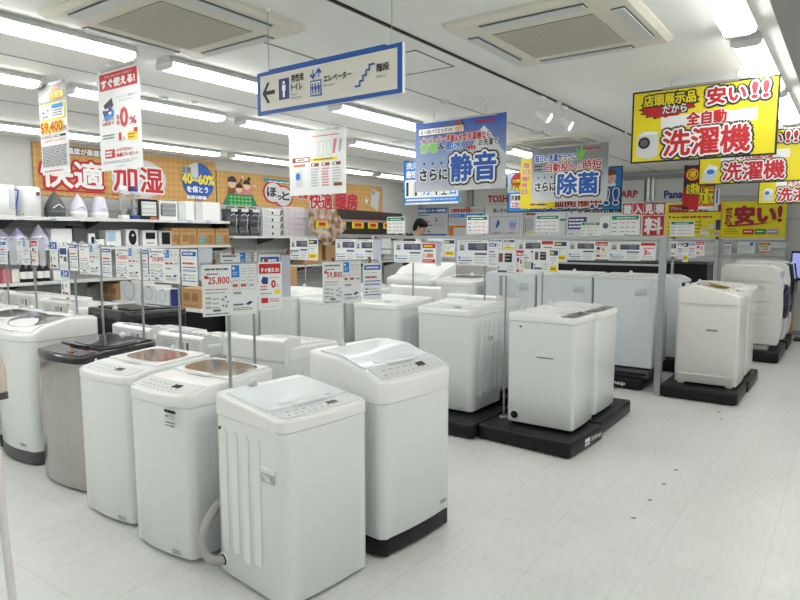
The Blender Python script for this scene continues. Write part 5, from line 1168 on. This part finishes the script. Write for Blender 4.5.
sx_, sy_ = a_.x + ux*.50*w_ - uy*.012, a_.y + uy*.50*w_ + ux*.012
stand_at('metal stand just behind the hose washer holding the 25,800 yen sheet', sx_, sy_ + .01, a_.z + .008, rzt, .5*w_, .5*w_ + w2)
# second stand behind it
_, a3, w3 = ycard(lambda S: cprice(S, None), 2.36, 220.5, 256.5, 252, 300, 'price sheet partly hidden behind the 25,800 yen sheet', rzt)
_, a4, w4 = ycard(cblue, a3.x + ux*(w3 + .01), 259, 280, 254.5, 306, 'blue headed card peeking above the 25,800 yen stand', rzt)
_, a5, w5 = ycard(cblank, a4.x + ux*(w4 + .01), 281, 290, 255, 297, 'empty clear sleeve right of the 25,800 yen stand', rzt, back=FILM, name='card_sleeve', cat='card sleeve')
p2_ = at_x(253.5, 300, 2.52); stand_at('metal stand behind the 25,800 yen stand', p2_.x, p2_.y, a3.z + .008, rzt, .24, .30)
_, a6, w6 = ycard(lambda S: cprice(S, '59,800'), 2.85, 322.5, 361, 262, 304.5, 'price sheet reading 59,800 yen behind the tall end washer', rzt)
_, a7, w7 = ycard(cblue, a6.x + ux*(w6 + .012), 363, 381.5, 263.5, 300, 'blue headed card beside the 59,800 yen sheet', rzt)
s6 = (a6.x + ux*.62*w6 - uy*.014, a6.y + uy*.62*w6 + ux*.014 + .01); stand_at('metal stand behind the tall end washer holding the 59,800 yen sheet', s6[0], s6[1], a6.z + .008, rzt, .62*w6, .38*w6 + w7)
# middle distance stands
def mid(cards, px, X, yb, lab, zfoot=0):
    top = None
    for fn, tl, br, l in cards: card(fn, X, tl, br, l, group='cards on the second island')
    zt = max(at_x(*c[1], X).z for c in cards); ys_ = [at_x(c[1][0], c[1][1], X).y for c in cards] + [at_x(c[2][0], c[2][1], X).y for c in cards]
    p = at_x(px, yb, X + .012); o = empty('card_stand', (X + .012, p.y, zfoot), 0, lab, 'stand', 'metal price card stands')
    MB().tube([(0, 0, .004), (0, 0, zt - zfoot)], .0085, POLE, 10).build('pole', o); MB().lathe([(.04, 0), (.04, .004), (.012, .008)], POLE, (0, 0, 0), 16).build('foot_plate', o)
    MB().box(-.0095, min(ys_) - p.y, zt - zfoot - .012, .004, max(ys_) - p.y, zt - zfoot, POLE).build('clip_bar', o)
mid([(cspec, (290, 238), (308, 260), 'card with dark blocks left of the brown carton'), (cyb, (308.3, 238.5), (318, 260.5), 'navy and yellow card beside the left dark block card')], 306, 5.12, 290, 'metal stand left of the brown carton in the distance')
mid([(cspec, (335.5, 239), (355, 261), 'dark block card right of the brown carton'), (cspec, (355.3, 239.5), (373, 261.5), 'second dark block card right of the brown carton'), (cblank, (373.2, 240), (381, 261.5), 'empty clear sleeve left of the 11,800 yen card')], 366, 5.12, 290, 'metal stand above the row behind the 59,800 yen sheet')
mid([(cspec, (394, 241), (421.5, 263), 'dark block card left of the 11,800 yen card'), (c118, (422, 243), (436, 264), 'red and orange card reading 11,800'), (cblank, (436.2, 243), (441, 266), 'empty clear sleeve right of the 11,800 yen card')], 413, 5.12, 294, 'metal stand holding the 11,800 yen card')
mid([(cspec, (457, 240), (488, 266), 'wide dark block card with red heading strip above the ribbed-side washer'), (cblue, (488.5, 242), (496.5, 267.5), 'blue lined card right of the wide dark block card')], 484.5, 5.12, 300, 'metal stand behind the ribbed-side washer')
mid([(cspecv, (497, 249.5), (515.5, 276), 'card with two upright dark blocks above the platform pair'), (cred, (516, 249.5), (523.5, 276), 'red headed card above the platform pair')], 504, 4.57, 400, 'tall metal stand between the ribbed-side washer and the platform pair', zfoot=.124)
mid([(cspecv, (533.5, 248.5), (549, 272.5), 'upright dark block card above the right part of the platform pair'), (cyb, (549.5, 249), (558, 274), 'navy and yellow card above the right part of the platform pair')], 542, 5.10, 300, 'metal stand behind the platform pair')
# ================================================================== tag rack (rail on posts) behind the second island
XR = 6.56
o = empty('tag_rack', (XR, 1.53, 0), 0, 'grey metal tag rack with long rail at eye height and floor post', 'rack')
zr = 1.585; MB().box(-.02, -.02, zr - .02, .03, 3.60, zr + .018, ALU).build('rail', o)
MB().box(-.026, -.03, 0.0, .034, .03, zr + .02, ALU).build('post', o)
MB().box(-.02, 3.55, 0, .03, 3.60, zr, ALU).build('post', o); MB().box(-.01, 1.75, 0, .02, 1.78, zr, ALU).build('post', o)
MB().box(-.03, 3.60, 1.36, .34, 3.63, zr + .02, GRV).build('end_panel', o)
for z in (1.42, 1.30): MB().box(0, 0, z, .012, 3.6, z + .02, ALU).build('cross_bar', o)
GR = 'cards clipped under the tag rack rail'; XC = XR - .0232
def rk(fn, x0, y0, x1, y1, lab, g=GR, X=XC): card(fn, X, (x0, y0), (x1, y1), lab, group=g)
rk(cyb, 444, 239, 455, 257, 'navy and yellow card under the rail, right of the 11,800 yen card'); rk(cpic, 427, 238.5, 443, 257, 'dark photo card under the rail behind the 11,800 yen card')
rk(cblue, 489.5, 239.5, 502, 250, 'blue lined card under the rail, left of centre'); rk(cyb, 503, 239.5, 515, 250, 'small navy and yellow card under the rail'); rk(cspec, 517, 240, 541, 262, 'dark block card under the rail with red neighbour'); rk(cred3, 541.5, 240, 553, 262, 'red headed card under the rail, centre'); rk(cyb, 554, 240.5, 567, 262, 'colourful lined card under the rail, centre right')
rk(cspec, 568, 241, 594.5, 260.5, 'dark block card under the rail left of the small red card'); rk(cred, 595, 241.5, 608, 259.5, 'small red headed card between two dark block cards'); rk(cspec, 609, 242, 640, 261, 'widest dark block card left of the three percent card'); rk(cred3, 640.5, 242, 655.5, 260.5, 'red headed card reading three percent beside the grey post'); 
GG = 'green headed cards standing on the rail'
for x0, y0, x1, y1, lab in ((387, 217, 405, 233.5, 'green headed card left of the person'), (467, 216, 488, 233.5, 'green headed card right of the person'), (536, 215, 559, 232, 'green headed card before the yellow underline poster'), (581, 222, 600, 236, 'lower green headed card before the long red board'), (611, 215, 639.5, 235, 'larger green headed card before the long red board')):
    card(cgreen, XR, (x0, y0), (x1, y1), lab, group=GG)
    a = at_x((x0+x1)/2, y1, XR); q = MB(); q.lathe([(.02, 0), (.016, .02), (.012, max(a.z + .01 - (zr + .019), .025))], CLR, (XR + .012, a.y, zr + .019), 10); tag(q.build('card_clip'), 'clear clip foot under the ' + lab, 'clip')
card(cgreen, 8.497, (670.5, 221), (694, 236), 'green headed card before the yellow board with red strip')
# hanging card bundle right of the post
for k, (x0, x1, y1) in enumerate(((671, 677, 256), (677.5, 683, 259), (683.5, 688, 262), (688.5, 695, 258), (696, 704, 256))): card((cspecv, cblue, cyb, cblue, cred)[k], 8.497 - .004*k, (x0, 241.5 + (k % 2)), (x1, y1), 'small hanging card in the bundle right of the post, %s' % ('first', 'second', 'third', 'fourth', 'red headed last')[k], group='card bundle right of the post')
o = empty('tag_rack', (8.50, 1.35, 0), 0, 'grey rack of thin rails behind the right-hand washers', 'rack')
MB().box(0, 0, 1.56, .03, 1.06, 1.59, ALU).build('rail', o); MB().box(0, 0, 0, .03, .03, 1.59, ALU).build('post', o); MB().box(0, .50, 0, .03, .53, 1.59, ALU).build('post', o); MB().box(0, .03, 1.3, .02, 1.06, 1.33, ALU).build('cross_bar', o)
# slotted wall display at the back right
o = empty('slat_rack', (11.76, .86, 0), 0, 'grey slatted back wall rack below the yellow wall boards', 'rack')
for z in (1.53, 1.40, 1.27, 1.14): MB().box(0, 0, z, .03, 3.9, z + .035, GRV).build('slat', o)
for y in (0, .98, 1.95, 2.9): MB().box(-.02, y, 0, .0, y + .03, 1.57, ALU).build('upright', o)
MB().box(.04, 0, .0, .12, 3.9, 1.565, PG).build('backing', o)
card(lambda S: (S.rect(0, 0, 1, 1, PW, 0), S.lines(.1, .2, .9, .8, 5, PL, 1), S.rect(.7, .7, .9, .95, PSK, 1)), 11.736, (738, 242), (754.5, 254), 'white lined card below the rightmost yellow wall board'); card(c118, 11.736, (759, 242.5), (770, 254), 'red bordered price card below the rightmost yellow wall board'); card(cblue, 11.736, (724, 241.5), (731, 254), 'small pale card at the edge of the slatted rack')
# black counter behind the rack row
o = empty('black_counter', (8.75, 1.5, 0), 0, 'long black display counter behind the tag rack', 'counter'); MB().box(0, .0, .0, .45, 2.4, 1.24, BLK).build('body', o, bevel=.01); MB().box(-.02, -.01, 1.24, .47, 2.41, 1.27, DKG).build('top', o, bevel=.004)
# ================================================================== far right: screen and its stand, white table at the back
o = empty('television', (11.35, .50, 0), 0, 'flat screen showing pale blue on a stand at the right edge', 'television')
MB().box(0, -.36, .92, .05, .28, 1.37, BLK).build('frame', o, bevel=.006); MB().box(-.004, -.34, .965, .002, .26, 1.34, SCREEN).build('screen', o); MB().box(.02, -.06, .05, .06, -.02, .93, BLK).build('column', o); MB().box(-.12, -.25, .0, .18, .18, .03, BLK).build('foot', o)
o = empty('carton', (11.18, .80, 0), 0, 'tall narrow tan carton beside the black-fronted washer', 'carton'); MB().box(-.12, -.10, 0, .12, .05, .92, CARD).build('box', o); MB().box(-.121, -.03, .2, -.118, -.02, .91, CARD2).build('tape', o)
# ================================================================== white frame cart at the bottom left corner
o = empty('cart', (.62, 1.56, 0), 0, 'white tubular cart frame with beige grip at the left picture edge', 'cart')
cm_ = mat('cart_white', (.72, .70, .69), .3)
def cpt(px, py, dep):
    d = ray(px, py); d = d / d.dot(Fh); v = Vector((0, 0, H0)) + d*dep; return v - Vector((.62, 1.56, 0))
a = cpt(-3, 452, 1.75); b = cpt(3, 520, 1.75); c = cpt(13, 606, 1.75); g = Vector((c.x + .02, c.y - .02, .03))
MB().tube([a + Vector((-.02, .03, .3)), a, b, c, g], .011, cm_, 12).build('front_tube', o)
MB().tube([b + Vector((0, 0, -.03)), b + Vector((-.25, .35, -.06))], .009, cm_, 10).build('side_tube', o)
a2_ = a + Vector((-.35, .5, .3)); MB().tube([a2_, Vector((g.x - .33, g.y + .47, .03))], .011, cm_, 12).build('rear_tube', o)
MB().tube([a + Vector((-.02, .03, .3)), a2_], .011, cm_, 10).build('top_tube', o)
for p in (g, Vector((g.x - .33, g.y + .47, .03))):
    MB().tube([p + Vector((-.012, 0, 0)), p + Vector((.012, 0, 0))], .03, DKG, 16).build('wheel', o)
h0 = cpt(-9, 345, 1.75); h1 = cpt(-1, 372, 1.75); h2 = cpt(2, 392, 1.75)
MB().tube([h0, h1, h2], [.016, .018, .012], mat('beige_grip', (.62, .52, .44), .6), 12).build('grip', o); MB().tube([h2, h2 + (h2 - h1).normalized()*.02], .014, DKG, 10).build('grip_end', o); MB().tube([h2, a + Vector((-.02, .03, .3))], .008, cm_, 8).build('grip_stem', o)
# ================================================================== person behind the rack
def person(loc, rz, Ht):
    o = empty('person', loc, rz, 'person in dark suit and white shirt looking down, behind the tag rack', 'person')
    k = Ht/1.75
    P = {'pelvis': (0, 0, .95), 'waist': (0, .0, 1.10), 'chest': (0, .0, 1.32), 'neck0': (0, -.02, 1.46), 'neck': (0, -.06, 1.50),
         'shl': (.17, .0, 1.42), 'shr': (-.17, .0, 1.42), 'ell': (.22, -.02, 1.14), 'elr': (-.22, -.02, 1.14), 'wrl': (.16, -.24, 1.05), 'wrr': (-.16, -.24, 1.05), 'hal': (.13, -.32, 1.04), 'har': (-.13, -.32, 1.04),
         'hl': (.09, 0, .90), 'hr': (-.09, 0, .90), 'kl': (.10, -.02, .50), 'kr': (-.10, .0, .50), 'al': (.10, .02, .10), 'ar': (-.10, .04, .10), 'tl': (.11, -.13, .04), 'tr': (-.11, -.11, .04)}
    E = [('pelvis', 'waist'), ('waist', 'chest'), ('chest', 'neck0'), ('neck0', 'neck'), ('chest', 'shl'), ('chest', 'shr'), ('shl', 'ell'), ('shr', 'elr'), ('ell', 'wrl'), ('elr', 'wrr'), ('wrl', 'hal'), ('wrr', 'har'), ('pelvis', 'hl'), ('pelvis', 'hr'), ('hl', 'kl'), ('hr', 'kr'), ('kl', 'al'), ('kr', 'ar'), ('al', 'tl'), ('ar', 'tr')]
    Rr = {'pelvis': .13, 'waist': .125, 'chest': .14, 'neck0': .065, 'neck': .055, 'shl': .07, 'shr': .07, 'ell': .048, 'elr': .048, 'wrl': .032, 'wrr': .032, 'hal': .035, 'har': .035, 'hl': .09, 'hr': .09, 'kl': .062, 'kr': .062, 'al': .045, 'ar': .045, 'tl': .035, 'tr': .035}
    names = list(P); me = bpy.data.meshes.new('body'); me.from_pydata([tuple(c*k for c in P[n]) for n in names], [(names.index(a), names.index(b)) for a, b in E], [])
    me.materials.append(SUIT); b = bpy.data.objects.new('body', me); C.objects.link(b); b.parent = o
    s = b.modifiers.new('skin', 'SKIN'); s.use_smooth_shade = True
    for i, n in enumerate(names): me.skin_vertices[0].data[i].radius = (Rr[n]*k, Rr[n]*k*(.8 if n in ('chest', 'waist', 'pelvis') else 1))
    me.skin_vertices[0].data[0].use_root = True
    sb = b.modifiers.new('sub', 'SUBSURF'); sb.levels = 2; sb.render_levels = 2
    # head: rings from chin to crown, face towards -y, tilted down
    hd = MB(); prof = [(-.115, .025, .045, -.035), (-.105, .045, .062, -.03), (-.08, .058, .078, -.02), (-.045, .068, .090, -.008), (0, .074, .096, 0), (.04, .076, .100, .004), (.08, .070, .094, .006), (.11, .048, .066, .008), (.122, .02, .03, .008)]
    rings = []
    for z, rx, ry, cy in prof:
        ring = []
        for i in range(24):
            t = 2*PI*i/24; x = rx*math.cos(t); y = cy + ry*math.sin(t)
            if math.sin(t) < -.8 and -.03 < z < .02: y -= .012 * (1 - abs(math.cos(t)))
            ring.append((x, y, z))
        rings.append(ring)
    hd.loft(rings, SKIN)
    hd.prism([(-.012, .01), (-.018, -.028), (.018, -.028), (.012, .01)], -.118, -.085, SKIN)
    h = hd.build('head', o, (0, -.15, 1.585*k), (math.radians(30), 0, 0)); h.scale = (.92, .92, .92); 
    MB().tube([(0, .0, -.03), (0, -.07, .09)], .054, SKIN, 14).build('neck', o, (0, -.06, 1.46*k))
    hr = MB(); rr2 = []
    for z, sc_, lim in ((-.09, .70, .055), (-.05, .92, .030), (-.01, 1.03, .012), (.03, 1.07, -.035), (.055, 1.09, -.085), (.085, 1.08, -.12), (.115, .92, -.12), (.138, .58, -.12), (.146, .12, -.12)):
        rr2.append([(.079*sc_*math.cos(t), max(lim, .010 + .104*sc_*math.sin(t)), z + .004*math.sin(9*t)*(z > .1)) for t in [2*PI*i/36 for i in range(36)]])
    hr.loft(rr2, HAIR); hr.build('hair', h)
    for sx in (-1, 1):
        MB().tube([(sx*.074, .012, -.025), (sx*.082, .018, .0), (sx*.076, .016, .022)], .010, SKIN, 8).build('ear', h)
        MB().tube([(sx*.028, -.094, .006), (sx*.028, -.100, .006)], .009, PK, 8).build('eye', h)
    MB().box(-.022, -.094, -.062, .022, -.086, -.055, PDR).build('mouth', h)
    c = MB(); c.prism([(-.05, 1.36*k), (0, 1.28*k), (.05, 1.36*k), (.045, 1.47*k), (-.045, 1.47*k)], -.15, -.05, W2); c.build('shirt_collar', o)
    MB().tube([(.07, .02, 1.47*k), (.0, .05, 1.50*k), (-.07, .02, 1.47*k)], .022, SUIT, 8).build('jacket_collar', o)
    for sx in (-1, 1):
        for i in range(4):
            MB().tube([(sx*.13*k + (i - 1.5)*.018, -.34*k, 1.04*k), (sx*.13*k + (i - 1.5)*.018, -.385*k, 1.03*k), (sx*.13*k + (i - 1.5)*.016, -.40*k, 1.005*k)], [.009, .0085, .007], SKIN, 8).build('finger', o)
        MB().tube([(sx*.10*k, -.30*k, 1.04*k), (sx*.075*k, -.335*k, 1.03*k), (sx*.07*k, -.36*k, 1.015*k)], [.011, .010, .008], SKIN, 8).build('thumb', o)
pp = at_x(410, 228, 7.75)
person((pp.x, pp.y, 0), math.radians(25), 1.90)
vs_ = bpy.context.scene.view_settings
vs_.view_transform = 'Standard'; vs_.look = 'None'; vs_.gamma = 1; vs_.exposure = 1.0; vs_.use_curve_mapping = False
